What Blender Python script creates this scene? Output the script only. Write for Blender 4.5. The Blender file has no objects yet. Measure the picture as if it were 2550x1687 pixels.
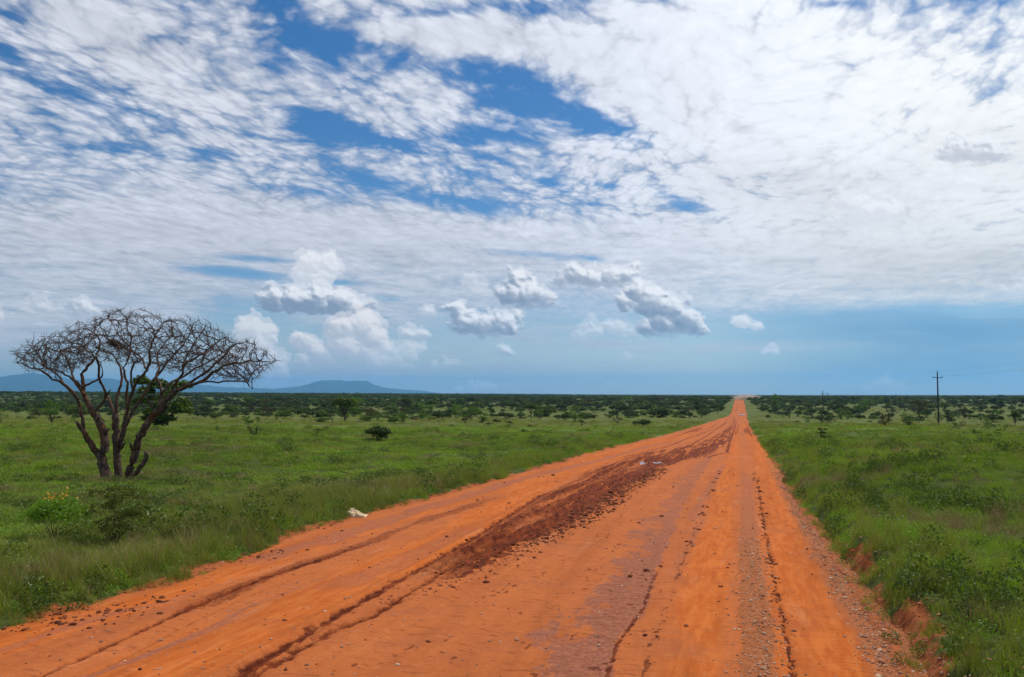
import bpy, math, random
import numpy as np
from mathutils import Vector

S = bpy.context.scene
R = math.radians
rng = np.random.default_rng(7)
random.seed(7)

# ------------------------------------------------------------------ camera
FPX, CX, CY, HZ, VX = 1983., 1275., 843.5, 983., 1842.
PIT = math.atan((HZ-CY)/FPX)
YAW = math.atan((VX-CX)/FPX*math.cos(PIT))
EYE = 2.56
cam_d = bpy.data.cameras.new('camera')
cam = bpy.data.objects.new('camera', cam_d)
S.collection.objects.link(cam)
cam.location = (0, 0, EYE)
cam.rotation_euler = (math.pi/2+PIT, 0, YAW)
cam_d.sensor_width = 36.0
cam_d.lens = 36.0*FPX/2550
cam_d.clip_start = 0.1
cam_d.clip_end = 80000
S.camera = cam

# ------------------------------------------------------------------ light
SUN_EL, SUN_AZ = 56., 26.      # azimuth clockwise from +Y (the road's direction)
sd = Vector((math.sin(R(SUN_AZ))*math.cos(R(SUN_EL)), math.cos(R(SUN_AZ))*math.cos(R(SUN_EL)), math.sin(R(SUN_EL))))
sl = bpy.data.lights.new('sun', 'SUN')
sl.energy = 4.1
sl.angle = R(0.6)
sl.color = (1.0, 0.93, 0.83)
so = bpy.data.objects.new('sun', sl)
so.rotation_euler = sd.to_track_quat('Z', 'Y').to_euler()
so.location = (0, 0, 60)
S.collection.objects.link(so)
S.view_settings.view_transform = 'Standard'
S.view_settings.look = 'None'
S.view_settings.exposure = 0.0
S.view_settings.gamma = 1.0
S.view_settings.use_curve_mapping = False
S.cycles.max_bounces = 6
S.cycles.diffuse_bounces = 2
S.cycles.glossy_bounces = 2
S.cycles.transmission_bounces = 3
S.cycles.transparent_max_bounces = 6
S.cycles.volume_bounces = 0
S.cycles.use_denoising = True

# ------------------------------------------------------------------ numeric helpers
def perlin(x, y, seed=0):
    r = np.random.default_rng(1000+seed)
    perm = r.permutation(256).astype(np.int32)
    ang = r.random(256)*2*math.pi
    gx, gy = np.cos(ang).astype(np.float32), np.sin(ang).astype(np.float32)
    x = np.asarray(x, np.float64); y = np.asarray(y, np.float64)
    xi = np.floor(x).astype(np.int64); yi = np.floor(y).astype(np.int64)
    xf = (x-xi).astype(np.float32); yf = (y-yi).astype(np.float32)
    u = xf*xf*xf*(xf*(xf*6-15)+10); v = yf*yf*yf*(yf*(yf*6-15)+10)
    def g(ix, iy, fx, fy):
        h = perm[(perm[ix & 255]+iy) & 255]
        return gx[h]*fx+gy[h]*fy
    a = g(xi, yi, xf, yf); b = g(xi+1, yi, xf-1, yf)
    c = g(xi, yi+1, xf, yf-1); d = g(xi+1, yi+1, xf-1, yf-1)
    return 1.5*((a+(b-a)*u)*(1-v)+(c+(d-c)*u)*v)
def fbm(x, y, n=4, seed=0, gain=.5):
    o = 0; a = 1.
    for k in range(n):
        o = o+a*perlin(x*2**k+17.3*k, y*2**k-9.1*k, seed+k); a *= gain
    return o
def worley(x, y, seed=0):
    r = np.random.default_rng(3000+seed)
    jx, jy = r.random(65536).astype(np.float32), r.random(65536).astype(np.float32)
    xi = np.floor(x).astype(np.int64); yi = np.floor(y).astype(np.int64)
    fx = (x-xi).astype(np.float32); fy = (y-yi).astype(np.float32)
    best = np.full(fx.shape, 9., np.float32)
    for a in (-1, 0, 1):
        for b in (-1, 0, 1):
            h = ((xi+a)*7919+(yi+b)*104729) & 65535
            dx = a+jx[h]-fx; dy = b+jy[h]-fy
            np.minimum(best, dx*dx+dy*dy, out=best)
    return np.sqrt(best)
def blur(h, n):
    for _ in range(n):
        p = np.pad(h, 1, 'edge')
        h = (p[1:-1, 1:-1]*4+2*(p[:-2, 1:-1]+p[2:, 1:-1]+p[1:-1, :-2]+p[1:-1, 2:])+p[:-2, :-2]+p[2:, 2:]+p[:-2, 2:]+p[2:, :-2])/16
    return h
def sstep(a, b, x):
    t = np.clip((x-a)/(b-a), 0, 1)
    return t*t*(3-2*t)

PY = np.array([-60, 0, 10, 21, 49, 100, 196, 347, 560, 730, 900, 1500, 3000, 8000, 30000.])
PZ = np.array([0, 0, 0, -.32, -.85, -2.2, -4.3, -6.7, -4.4, -1.9, -2.6, -3.5, -3.5, -3.5, -3.5])
_py = np.linspace(-60, 1500, 3121)
_pz = np.interp(_py, PY, PZ)
_pz = np.convolve(np.pad(_pz, 14, 'edge'), np.ones(29)/29, 'valid')
def prof(y):
    y = np.asarray(y, float)
    return np.where(y < 1490, np.interp(y, _py, _pz), np.interp(y, PY, PZ))
EY = np.array([0, 200, 330, 385, 800, 30000.])
def edge_l(y):
    y = np.asarray(y, float)
    n = .16*perlin(y*.35, 3.3+0*y, 61)+.10*perlin(y*1.3, 8.1+0*y, 62)+.05*perlin(y*4, 1.2+0*y, 63)
    return np.interp(y, [0, 4, 8.5, 10, 12, 15, 200, 330, 385, 800, 30000], [-8.2, -8.1, -7.7, -7.55, -7.85, -8.3, -7.9, -5.6, -4.1, -3.8, -3.8])+n
def edge_r(y):
    y = np.asarray(y, float)
    n = .07*perlin(y*.45, 4.3+0*y, 64)+.06*perlin(y*1.5, 2.1+0*y, 65)+.03*perlin(y*5, 6.2+0*y, 66)
    return np.interp(y, [0, 8, 60, 170, 330, 400, 800, 30000], [1.36, 1.40, 1.48, 1.75, 2.6, 2.9, 3.2, 3.2])+n
def ground_z(x, y):
    """the open country beside the road; under the road it runs lower"""
    x = np.asarray(x, float); y = np.asarray(y, float)
    z = prof(y)
    el = edge_l(y)-x; er = x-edge_r(y); e = np.maximum(el, er)
    near = sstep(0, 5, e)
    d = np.hypot(x, y)
    z = z+7.*sstep(150, 1100, -x)*sstep(450, 1300, d)
    far = np.clip((1600-d)/800, 0, 1)
    z = z+near*far*(.30*perlin(x/11., y/11., 71)+.75*perlin(x/33.+3, y/33., 72)+.10*perlin(x/3.1, y/3.1, 73)+.15)
    z = z+sstep(0, .5, e)*.04*perlin(x/.6, y/.6, 74)*np.clip((60-d)/40, 0, 1)
    lip_l = -.14+.20*sstep(-.35, .45, el)+.10*sstep(.5, 3, el)
    bankn = .06*perlin(y*.7, x*.7, 75)+.045*fbm(y*2.6, x*2.6, 3, 76)
    gul = .13*np.exp(-((er-.22-bankn*.8)/.11)**2)*np.clip((40-y)/20, 0, 1)
    lip_r = -.14+.18*sstep(-.3, .2, er)+(.24+bankn+.04*fbm(y*7., x*7., 3, 77))*sstep(.22, .75, er+bankn*2)*np.clip((140-y)/100, .25, 1)-gul
    return z+np.where(er > el, lip_r, lip_l)

# world ray through a point of the photograph (2370 x 1568 viewing grid): used to work out where things stand
fw = np.array([-math.sin(YAW)*math.cos(PIT), math.cos(YAW)*math.cos(PIT), math.sin(PIT)])
rt = np.array([math.cos(YAW), math.sin(YAW), 0.])
up = np.cross(rt, fw)
hd = np.array([-math.sin(YAW), math.cos(YAW), 0.])
def ray(px, py):
    d = fw*FPX+rt*(px*2550/2370-CX)-up*(py*1687/1568-CY)
    return d/np.linalg.norm(d)
_ts = np.geomspace(2, 6000, 3000)
def at(px, py):
    d = ray(px, py)
    z = EYE+d[2]*_ts-prof(d[1]*_ts)
    k = int(np.argmax(z < 0))
    a, b = _ts[k-1], _ts[k]; t = a+(b-a)*z[k-1]/(z[k-1]-z[k])
    return d[0]*t, d[1]*t
def depth(x, y):
    return x*hd[0]+y*hd[1]

def mesh_np(name, verts, faces, mats, attrs=None, smooth=True, loops=4):
    """verts (n,3); faces (m,loops) int"""
    me = bpy.data.meshes.new(name)
    verts = np.asarray(verts, np.float32); faces = np.asarray(faces, np.int32)
    me.vertices.add(len(verts)); me.vertices.foreach_set('co', verts.ravel())
    me.loops.add(faces.size); me.loops.foreach_set('vertex_index', faces.ravel())
    me.polygons.add(len(faces))
    me.polygons.foreach_set('loop_start', np.arange(len(faces), dtype=np.int32)*faces.shape[1])
    me.polygons.foreach_set('loop_total', np.full(len(faces), faces.shape[1], np.int32))
    me.polygons.foreach_set('use_smooth', np.full(len(faces), smooth))
    if attrs:
        for k, v in attrs.items():
            v = np.asarray(v, np.float32)
            if v.ndim == 2:
                at_ = me.attributes.new(k, 'FLOAT_COLOR', 'POINT'); at_.data.foreach_set('color', v.ravel())
            else:
                at_ = me.attributes.new(k, 'FLOAT', 'POINT'); at_.data.foreach_set('value', v)
    for m in (mats if isinstance(mats, (list, tuple)) else [mats]):
        me.materials.append(m)
    me.update(calc_edges=True)
    return me
def grid_faces(nr, nc):
    i = np.arange(nr-1)[:, None]*nc+np.arange(nc-1)[None]
    return np.stack([i, i+1, i+nc+1, i+nc], -1).reshape(-1, 4)
def link(name, me, parent=None, loc=None, **kw):
    o = bpy.data.objects.new(name, me)
    S.collection.objects.link(o)
    if parent is not None: o.parent = parent
    if loc is not None: o.location = loc
    for k, v in kw.items(): o[k] = v
    return o
def thing(name, label, cat, loc, group=None, rz=0.):
    o = bpy.data.objects.new(name, None); S.collection.objects.link(o)
    o.location = loc; o.rotation_euler = (0, 0, rz); o['label'] = label; o['category'] = cat
    o.empty_display_size = .2
    if group: o['group'] = group
    return o

# ------------------------------------------------------------------ material helpers
class NT:
    def __init__(s, name):
        s.m = bpy.data.materials.new(name); s.m.use_nodes = True
        s.t = s.m.node_tree; s.t.nodes.clear()
        s.out = s.n('ShaderNodeOutputMaterial')
    def n(s, typ, **kw):
        k = s.t.nodes.new(typ)
        for a, v in kw.items():
            if a.startswith('_'): k.inputs[a[1:]].default_value = v
            else: setattr(k, a, v)
        return k
    def l(s, a, b): s.t.links.new(a, b); return s
    def val(s, x, sock):
        if hasattr(x, 'links'): s.t.links.new(x, sock)
        else: sock.default_value = x
    def mix(s, f, a, b):
        k = s.n('ShaderNodeMix', data_type='RGBA')
        s.val(f, k.inputs[0])
        s.val(a if hasattr(a, 'links') else (*a, 1), k.inputs[6]); s.val(b if hasattr(b, 'links') else (*b, 1), k.inputs[7])
        return k.outputs[2]
    def math(s, op, a, b=0., clamp=False):
        k = s.n('ShaderNodeMath', operation=op, use_clamp=clamp)
        s.val(a, k.inputs[0]); s.val(b, k.inputs[1]); return k.outputs[0]
    def noise(s, scale, detail=4, rough=.55, vec=None, dist=0.):
        k = s.n('ShaderNodeTexNoise'); k.inputs['Scale'].default_value = scale
        k.inputs['Detail'].default_value = detail; k.inputs['Roughness'].default_value = rough
        k.inputs['Distortion'].default_value = dist
        if vec is not None: s.l(vec, k.inputs['Vector'])
        return k.outputs[0]
    def step(s, x, a, b):
        k = s.n('ShaderNodeMapRange', interpolation_type='SMOOTHSTEP')
        s.val(x, k.inputs[0]); k.inputs[1].default_value = a; k.inputs[2].default_value = b
        return k.outputs[0]
    def pos(s, scale=None):
        p = s.n('ShaderNodeNewGeometry').outputs['Position']
        if scale is None: return p
        k = s.n('ShaderNodeVectorMath', operation='MULTIPLY'); s.l(p, k.inputs[0]); k.inputs[1].default_value = scale
        return k.outputs[0]
    def attr(s, name):
        k = s.n('ShaderNodeAttribute'); k.attribute_name = name; return k
    def bsdf(s, col, rough=.9, bump=None, bstr=.5, bdist=.02, spec=.3):
        b = s.n('ShaderNodeBsdfPrincipled')
        s.val(col if hasattr(col, 'links') else (*col, 1), b.inputs['Base Color'])
        s.val(rough, b.inputs['Roughness']); b.inputs['Specular IOR Level'].default_value = spec
        if bump is not None:
            k = s.n('ShaderNodeBump'); k.inputs['Strength'].default_value = bstr; k.inputs['Distance'].default_value = bdist
            s.l(bump, k.inputs['Height']); s.l(k.outputs[0], b.inputs['Normal'])
        s.l(b.outputs[0], s.out.inputs[0]); return b

# ------------------------------------------------------------------ sky: Nishita + cloud map worked out here
def cloud_map():
    az0, az1, el0, el1 = -55., 41., -1., 36.
    W, Hh = 2880, 1110
    az = np.radians(np.linspace(az0, az1, W))[None]; el = np.radians(np.linspace(el0, el1, Hh))[:, None]
    dx = np.sin(az)*np.cos(el); dy = np.cos(az)*np.cos(el); dz = np.sin(el)+0*az
    c = dx*fw[0]+dy*fw[1]+dz*fw[2]
    c = np.maximum(c, .05)
    X = ((dx*rt[0]+dy*rt[1])/c*FPX+CX)*2370/2550
    Y = (-(dx*up[0]+dy*up[1]+dz*up[2])/c*FPX+CY)*1568/1687
    X = X.astype(np.float32); Y = Y.astype(np.float32)
    den = np.maximum(dz, 0)+.055
    U = (dx/den); V = (dy/den)
    # streets of cells running away to the upper left
    t = math.radians(28)
    V2 = V*.62
    A = U*math.cos(t)+V2*math.sin(t); B = -U*math.sin(t)+V2*math.cos(t)
    wx = .07*fbm(A*2.2, B*2.2, 2, 5); wy = .07*fbm(A*2.2+9, B*2.2, 2, 6)
    A1, B1 = A+wx, B+wy
    low = fbm(A1*1.3, B1*.8, 3, 11)
    mid_ = fbm(A1*3.2, B1*4., 4, 14)
    jx_ = .012*fbm(A*22, B*22, 3, 16); jy_ = .012*fbm(A*22+5, B*22, 3, 17)
    w1 = worley((A1+jx_)*12, (B1+jy_)*12.5, 1); w2 = worley((A1+jx_)*27, (B1+jy_)*28, 2); w3 = worley((A1+jx_*.5)*55, (B1+jy_*.5)*70, 3)
    fine = fbm(A1*34, B1*46, 4, 25, .6)
    puff = .74*(.50-w1)*1.5+.50*(.5-w2)*1.3+.22*(.5-w3)+.13*fine+.36*mid_
    # where the layer is thick or open
    cov = np.zeros_like(X)
    def gs(x, y, rx, ry, ang, a):
        ca, sa = math.cos(math.radians(ang)), math.sin(math.radians(ang))
        p = ((X-x)*ca+(Y-y)*sa)/rx; q = (-(X-x)*sa+(Y-y)*ca)/ry
        return a*np.exp(-(p*p+q*q))
    cov += .62
    for g in [(690, 60, 130, 45, 40, -1.05), (850, 110, 90, 22, 25, -.6), (1030, 25, 160, 18, -4, -.8), (1130, 165, 130, 42, 5, -1.0), (640, 130, 60, 30, 30, -.6),
              (1290, 250, 150, 50, 15, -.95), (1420, 300, 90, 28, 20, -1.1), (1180, 250, 120, 55, 0, -.5), (1130, 315, 120, 26, 0, -.9), (760, 290, 110, 32, 15, -1.0), (900, 330, 90, 16, 10, -.8),
              (850, 415, 80, 22, 10, -.95), (720, 445, 110, 14, 5, -.5), (1060, 400, 80, 16, 5, -.6), (1110, 480, 100, 24, 5, -.95), (980, 460, 120, 16, 5, -.6), (1280, 425, 40, 13, 12, -.8),
              (1395, 430, 40, 10, 12, -.8), (1570, 465, 90, 24, 20, -.72), (430, 180, 70, 26, 20, -.7), (190, 225, 90, 24, 25, -.7), (345, 265, 70, 20, 15, -.55), (20, 130, 50, 26, 30, -.7), (90, 190, 60, 18, 20, -.4), (440, 30, 80, 10, 30, -.5),
              (1930, 10, 60, 14, 0, -.9), (1700, 150, 70, 14, 0, -.3), (1240, 20, 60, 24, 0, -.4), (300, 350, 160, 14, 5, -.45), (500, 355, 80, 10, 5, -.4), (600, 600, 110, 9, 4, -.95), (540, 632, 120, 13, 6, -1.15), (780, 655, 50, 7, 3, -.9),
              (900, 692, 40, 6, 3, -.6), (1240, 588, 170, 10, 4, -.55), (1370, 600, 30, 6, 12, -.5),
              (820, 255, 160, 40, 12, .25), (500, 230, 200, 60, 25, .35), (250, 90, 250, 60, 30, .5), (1120, 90, 260, 45, 4, .75), (1000, 215, 110, 30, 5, .25), (1850, 250, 500, 230, 0, .8), (500, 520, 600, 60, 0, .7), (2100, 450, 400, 120, 0, .6), (1500, 130, 260, 120, 0, .6), (1600, 560, 600, 50, 0, .4)]:
        cov += gs(*g)
    # layered veil nearer the horizon: long thin streaks
    streak = fbm(A*1.1+2*low, (Y/17.)+.35*np.sin(X/300.), 4, 31)
    streak2 = fbm(X/240., Y/11., 4, 36)
    z1 = sstep(470, 600, Y)
    thin = (1-.55*z1)*sstep(890, 740, Y)
    dens = cov+.80*puff*thin*(1-.45*sstep(380, 520, Y+.1*(800-X)))+.22*low*thin+z1*(.17*streak+.07*streak2+.25)
    # the layer ends above the horizon; open blue low on the right
    endy = np.interp(X, [-300, 0, 420, 520, 700, 900, 1200, 1500, 1750, 1850, 2100, 2370, 2700], [810, 815, 760, 700, 722, 755, 720, 715, 725, 716, 704, 702, 705])+26*perlin(X/230., Y/60., 41)+9*perlin(X/60., Y/12., 42)
    veil = sstep(-55, 60, Y-endy)
    dens = dens-veil*(.95+.25*sstep(1700, 1900, X))
    al = .97*sstep(-.18, 1.16, dens)**1.05
    # pale streaks and far haze cloud below the layer
    lowb = sstep(640, 780, Y)
    st = fbm(X/210., Y/9., 4, 45)+.5*fbm(X/70., Y/16., 3, 49)
    bandp = np.zeros_like(X)
    for g in [(1700, 808, 230, 9, -1, .8), (1880, 795, 150, 6, 1, .35), (1250, 770, 200, 30, 0, .25), (1150, 860, 420, 26, 0, .38), (1420, 862, 160, 24, 0, .3), (1900, 868, 130, 14, 0, .3), (950, 640, 500, 40, 0, .4),
              (250, 790, 420, 60, 0, .6), (600, 890, 500, 30, 0, .45), (900, 800, 600, 60, 0, .25), (1350, 780, 500, 90, 0, .30), (700, 860, 220, 30, 0, .45), (1050, 880, 120, 18, 0, .25), (1440, 796, 160, 7, 0, .5), (1700, 700, 160, 30, 0, .3), (1250, 720, 400, 40, 0, .35), (820, 745, 170, 20, 0, .3), (2305, 697, 52, 4, 0, .9), (2200, 690, 160, 8, 0, .3), (2110, 771, 40, 2, 0, .3), (1050, 815, 120, 10, 0, .25)]:
        bandp += gs(*g)
    al2 = np.clip(bandp*(.80+.38*st), 0, .8)*lowb+.22*sstep(840, 915, Y)+.34*sstep(780, 900, Y)*sstep(1750, 900, X)*(.8+.5*st)
    al = 1-(1-al)*(1-al2*.85)
    # how bright: forward scattering towards the sun plus thickness relief
    cs = dx*sd[0]+dy*sd[1]+dz*sd[2]
    ang = np.degrees(np.arccos(np.clip(cs, -1, 1)))
    glow = np.exp(-(ang/31.)**2)
    glow = glow+.0
    right = sstep(900, 1900, X+.35*(600-Y))
    br = .63+.15*right+.26*sstep(1200, 2000, X-.5*(Y-200))*sstep(680, 300, Y)
    relief = .10*np.clip(dens-.8, -.8, .5)+.17*(puff-.36*mid_)*thin+.05*mid_
    vr = fbm(A*3, B*3, 3, 55)
    lum = br+relief*(1-.25*sstep(1250, 2000, X))+.03*vr+.05*z1*streak*(1-veil)
    lum = lum*np.interp(Y, [300, 500, 640, 760, 900], [1, .98, .96, .95, .95])
    lum = np.where(lum > .86, .86+.62*(lum-.86), lum)-.07*sstep(.10, -.45, puff)*sstep(1100, 1600, X)*sstep(640, 480, Y)-gs(2280, 340, 190, 70, 0, .10)-gs(2000, 490, 150, 60, 0, .06)
    lum -= gs(1900, 420, 260, 60, 0, .10)+gs(2300, 620, 400, 50, 0, .12)+gs(250, 560, 500, 90, 0, .04)
    tint_c = np.stack([.955+0*lum, .985+0*lum, 1.09+0*lum], -1)
    warm = sstep(1200, 2300, X)[..., None]
    warm2 = sstep(800, 890, Y)[..., None]
    tint_c = tint_c*(1-warm)+np.array([1.0, 1.0, .995])*warm
    tint_c = tint_c*(1-.5*warm2)+np.array([1.03, .97, .97])*.5*warm2
    col = lum[..., None]*tint_c
    # distant rain: a slate-blue bank low on the right, paler mist left of it
    rain = .72*sstep(1560, 2050, X+40*perlin(X/200., Y/40., 57))*sstep(-26, 40, Y-(716+12*perlin(X/180., 0*Y, 58)+7*st))*(.85+.15*fbm(X/260., Y/50., 3, 59))*(1-.5*sstep(860, 915, Y))
    rain = np.clip(rain, 0, .85)*(1-.6*al2)
    rcol = np.array([.105, .27, .49])
    new = 1-(1-al)*(1-rain)
    col = (col*al[..., None]*(1-rain[..., None])+rcol*rain[..., None])/np.maximum(new, 1e-4)[..., None]
    al = new
    # ---- heaped cumulus: fields of puffs, lit from the sun's side
    gx0, gx1, gy0, gy1 = -300, 2660, 260, 940
    GW, GH = gx1-gx0, gy1-gy0
    gxs = np.arange(gx0, gx1, dtype=np.float32)[None]+np.zeros((GH, 1), np.float32); gys = np.arange(gy0, gy1, dtype=np.float32)[:, None]+np.zeros((1, GW), np.float32)
    r = np.random.default_rng(12)
    def cloud(puffs, ybase, soft=1., opac=1., dark=1., warmth=0., flat=.75, seed=0):
        P = []
        for (x, y, rr) in puffs:
            P.append((x, y, rr, 1.))
            for _ in range(16):
                a = r.uniform(-.35, math.pi+.35); k = rr*r.uniform(.22, .48); q = rr*r.uniform(.62, .98)
                cx_, cy_ = x+q*math.cos(a), y-q*math.sin(a)*.9
                P.append((cx_, cy_, k, .55))
                for _ in range(3):
                    a2 = r.uniform(0, 2*math.pi); k2 = k*r.uniform(.3, .5)
                    P.append((cx_+k*.8*math.cos(a2), cy_-k*.8*math.sin(a2), k2, .4))
        xs = [p[0] for p in P]; ys = [p[1] for p in P]; m = max(p[2] for p in P)*1.3+16
        ix0, ix1 = max(0, int(min(xs)-m-gx0)), min(GW, int(max(xs)+m-gx0)); iy0, iy1 = max(0, int(min(ys)-m-gy0)), min(GH, int(max(ys)+m-gy0))
        xx = gxs[iy0:iy1, ix0:ix1]; yy = gys[iy0:iy1, ix0:ix1]
        wv = 7.*soft
        xw = xx+wv*fbm(xx/34., yy/28., 5, 80+seed, .62)*.9; yw = yy+wv*fbm(xx/34., yy/28., 5, 90+seed, .62)*.8
        h = np.full(xx.shape, -9., np.float32); hb = h.copy()
        for (x, y, rr, wgt) in P:
            dxx = (xw-x)/rr; dyy = (yw-y)/(rr*(flat if wgt == 1. else .9))
            d2 = dxx*dxx+dyy*dyy
            hh = rr*np.sqrt(np.clip(1-d2, 0, 1))-.12*rr*np.maximum(d2-1, 0)+(0 if wgt == 1. else .35*rr)
            h = np.maximum(h, np.where(d2 < 1.6, hh, -9))
            if wgt == 1.: hb = np.maximum(hb, np.where(d2 < 1.6, hh, -9))
        wisp = fbm(xx/16., yy/12., 4, 100+seed, .6)
        edge = 3.2*soft
        ha = blur(h, 2)+2.2*soft*wisp
        a_ = sstep(-1.2, edge*2.4, ha)
        body = sstep(0, 14, blur(hb, 4))
        a_ = a_*(.55+.45*body)*opac
        bn = ybase+5*fbm(xx/40., yy/200., 3, 7)
        bs = 46 if ybase in (900, 858, 868) else 15
        a_ = a_*sstep(bs*.55*soft, -bs*soft, yy-bn+7*wisp)
        hs = blur(h, 3); hl = blur(np.maximum(hb, h*.8), 22)
        def lamb(q, kk):
            gy_, gx_ = np.gradient(q)
            return (-.50*gx_+.86*gy_)*kk/np.sqrt(1+kk*kk*(gx_**2+gy_**2))
        top = np.clip((bn-yy)/max(12., (ybase-min(ys))), 0, 1)
        sh = .33+.66*lamb(hl, 2.2)+.30*lamb(hs, .8)+.34*(top-.5)
        core = sstep(4, 26, blur(hb, 6))
        sh = sh-.34*core*(1-top**1.3)+.26*(1-sstep(0, 12, ha))*(.25+.75*top)
        sh = sh+.12*fbm(xx/22., yy/17., 4, 110+seed)
        sh = sh+.06; sh = np.where(sh < .30, .30*np.exp((sh-.30)/.30*.55), sh)+.09*fbm(xx/30., yy/16., 4, 130+seed)
        sh = np.clip(1-dark*(1-np.clip(sh, 0, 1)), 0, 1)
        lo = np.array([.24, .29, .39]); hi = np.array([.97, .97, .99])+np.array([.02, -.03, -.07])*warmth
        cc = lo+(hi-lo)*sh[..., None]
        cbuf[iy0:iy1, ix0:ix1] = cbuf[iy0:iy1, ix0:ix1]*(1-a_[..., None])+cc*a_[..., None]
        abuf[iy0:iy1, ix0:ix1] = 1-(1-abuf[iy0:iy1, ix0:ix1])*(1-a_)
    cbuf = np.zeros((GH, GW, 3)); abuf = np.zeros((GH, GW))
    # soft ones inside the sheet first, then the crisp ones
    cloud([(2240, 348, 46), (2290, 352, 40), (2200, 362, 30)], 395, 1.9, .8, .62, 0, .75, 1)
    cloud([(2190, 420, 46), (2150, 432, 30), (2240, 425, 36)], 460, 2.2, .65, .12, 0, .6, 2)
    cloud([(1990, 490, 52), (2040, 488, 44), (1945, 512, 30)], 540, 1.9, .75, .28, 0, .65, 3)
    cloud([(1090, 650, 26), (1105, 662, 20)], 700, 2., .45, .35, 0, .8, 4)
    cloud([(1215, 550, 30), (1250, 555, 30)], 572, 3., .4, .6, 0, .4, 5)
    cloud([(720, 612, 34), (755, 612, 30), (700, 640, 28), (735, 650, 34), (762, 640, 20)], 672, 1.6, .8, .35, 0, .8, 6)
    cloud([(190, 722, 30), (215, 728, 20)], 738, 1.8, .75, .8, 0, .8, 7)
    cloud([(95, 725, 40), (60, 728, 30), (130, 727, 26)], 733, 2.2, .6, .7, 0, .4, 8)
    cloud([(0, 735, 16), (-20, 740, 30)], 760, 2, .7, .5, 1, .8, 9)
    cloud([(635, 694, 34), (685, 696, 40), (735, 698, 42), (785, 702, 40), (815, 716, 38), (830, 735, 34)], 742, 1.5, .90, 1.1, 0, .8, 10)
    cloud([(578, 768, 38), (612, 775, 30), (592, 812, 44), (622, 838, 34), (600, 865, 40), (560, 850, 45), (655, 828, 14), (640, 870, 30)], 900, 1.3, .8, .45, .8, .95, 11)
    cloud([(688, 786, 18), (712, 802, 24), (735, 822, 28), (800, 768, 40), (838, 760, 42), (860, 788, 40), (800, 812, 46), (850, 826, 42), (765, 838, 34), (700, 845, 24)], 858, 1.2, .93, .62, 1., .95, 12)
    cloud([(915, 845, 32), (945, 822, 30), (968, 808, 18), (900, 812, 26), (880, 850, 30)], 868, 1.6, .65, .45, .6, .8, 13)
    cloud([(945, 776, 22), (970, 776, 22)], 792, 1.2, .8, .6, .4, .8, 14)
    cloud([(985, 724, 17), (1000, 727, 10)], 735, 1.3, .75, .55, 0, .8, 15)
    cloud([(1058, 722, 26), (1078, 748, 34), (1118, 758, 32), (1152, 752, 32), (1176, 752, 26), (1195, 730, 16)], 787, 1.5, .95, 1.0, 0, .9, 16)
    cloud([(1195, 650, 27), (1182, 682, 34), (1218, 688, 34), (1252, 694, 28), (1272, 694, 17), (1225, 660, 18)], 717, 1.5, .95, 1.0, 0, .95, 17)
    cloud([(1330, 636, 32), (1300, 652, 22), (1372, 648, 30), (1412, 648, 30), (1448, 640, 26), (1466, 624, 17)], 672, 1.5, .92, .9, 0, .85, 18)
    cloud([(1370, 770, 32), (1420, 758, 26), (1338, 776, 20), (1460, 770, 20), (1480, 790, 14)], 792, 2.2, .6, .5, 0, .6, 19)
    cloud([(1472, 676, 26), (1448, 700, 22), (1510, 700, 40), (1552, 718, 38), (1535, 748, 36), (1585, 742, 34), (1612, 760, 25), (1500, 762, 24), (1560, 762, 25)], 782, 1.25, .97, 1.0, 0, .95, 20)
    cloud([(1168, 818, 19), (1180, 820, 12)], 827, 1.1, .8, .8, 0, .75, 21)
    cloud([(1703, 742, 12), (1722, 750, 18), (1748, 757, 15), (1760, 760, 10)], 768, 1.1, .9, .3, 0, .8, 22)
    cloud([(1040, 846, 18), (1060, 848, 10), (1000, 850, 14)], 853, 1.4, .6, .5, .6, .5, 23)
    cloud([(1120, 898, 18), (1098, 902, 16), (1142, 900, 12), (1060, 904, 12)], 908, 1.1, .75, .4, .5, .8, 24)
    cloud([(1415, 895, 12), (1425, 896, 8)], 898, 1.1, .7, .3, .3, .5, 25)
    cloud([(2045, 900, 28), (2080, 902, 18), (2010, 905, 20)], 910, 1.6, .38, .3, 2., .8, 26)
    cloud([(1785, 817, 20), (1770, 818, 12)], 821, 1., .75, .2, 0, .35, 27)
    cloud([(2345, 680, 30), (2380, 672, 40)], 695, 2.6, .5, .3, 0, .6, 28)
    cloud([(1455, 831, 14)], 835, 1., .5, .2, 0, .5, 29)
    fx = np.clip(X-gx0, 0, GW-1.01); fy = np.clip(Y-gy0, 0, GH-1.01)
    ix = fx.astype(int); iy = fy.astype(int); tx = (fx-ix); ty = (fy-iy)
    def samp(b):
        e = (lambda q: q[..., None]) if b.ndim == 3 else (lambda q: q)
        return (b[iy, ix]*e(1-tx)+b[iy, ix+1]*e(tx))*e(1-ty)+(b[iy+1, ix]*e(1-tx)+b[iy+1, ix+1]*e(tx))*e(ty)
    inside = ((X > gx0) & (X < gx1) & (Y > gy0) & (Y < gy1)).astype(float)
    ca = samp(abuf)*inside; cc = samp(cbuf)*inside[..., None]
    bg = col*al[..., None]
    pm = bg*(1-ca[..., None])+cc
    alpha = 1-(1-al)*(1-ca)
    col = pm/np.maximum(alpha, 1e-4)[..., None]
    out = np.empty((Hh, W, 4), np.float32)
    out[..., :3] = np.clip(col, 0, 1.3); out[..., 3] = 1.
    if bpy is None: return col, alpha, X, Y
    im = bpy.data.images.new('cloud_colour', W, Hh, alpha=True, float_buffer=True)
    im.colorspace_settings.name = 'Non-Color'
    im.pixels.foreach_set(out.ravel()); im.update(); im.pack()
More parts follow.
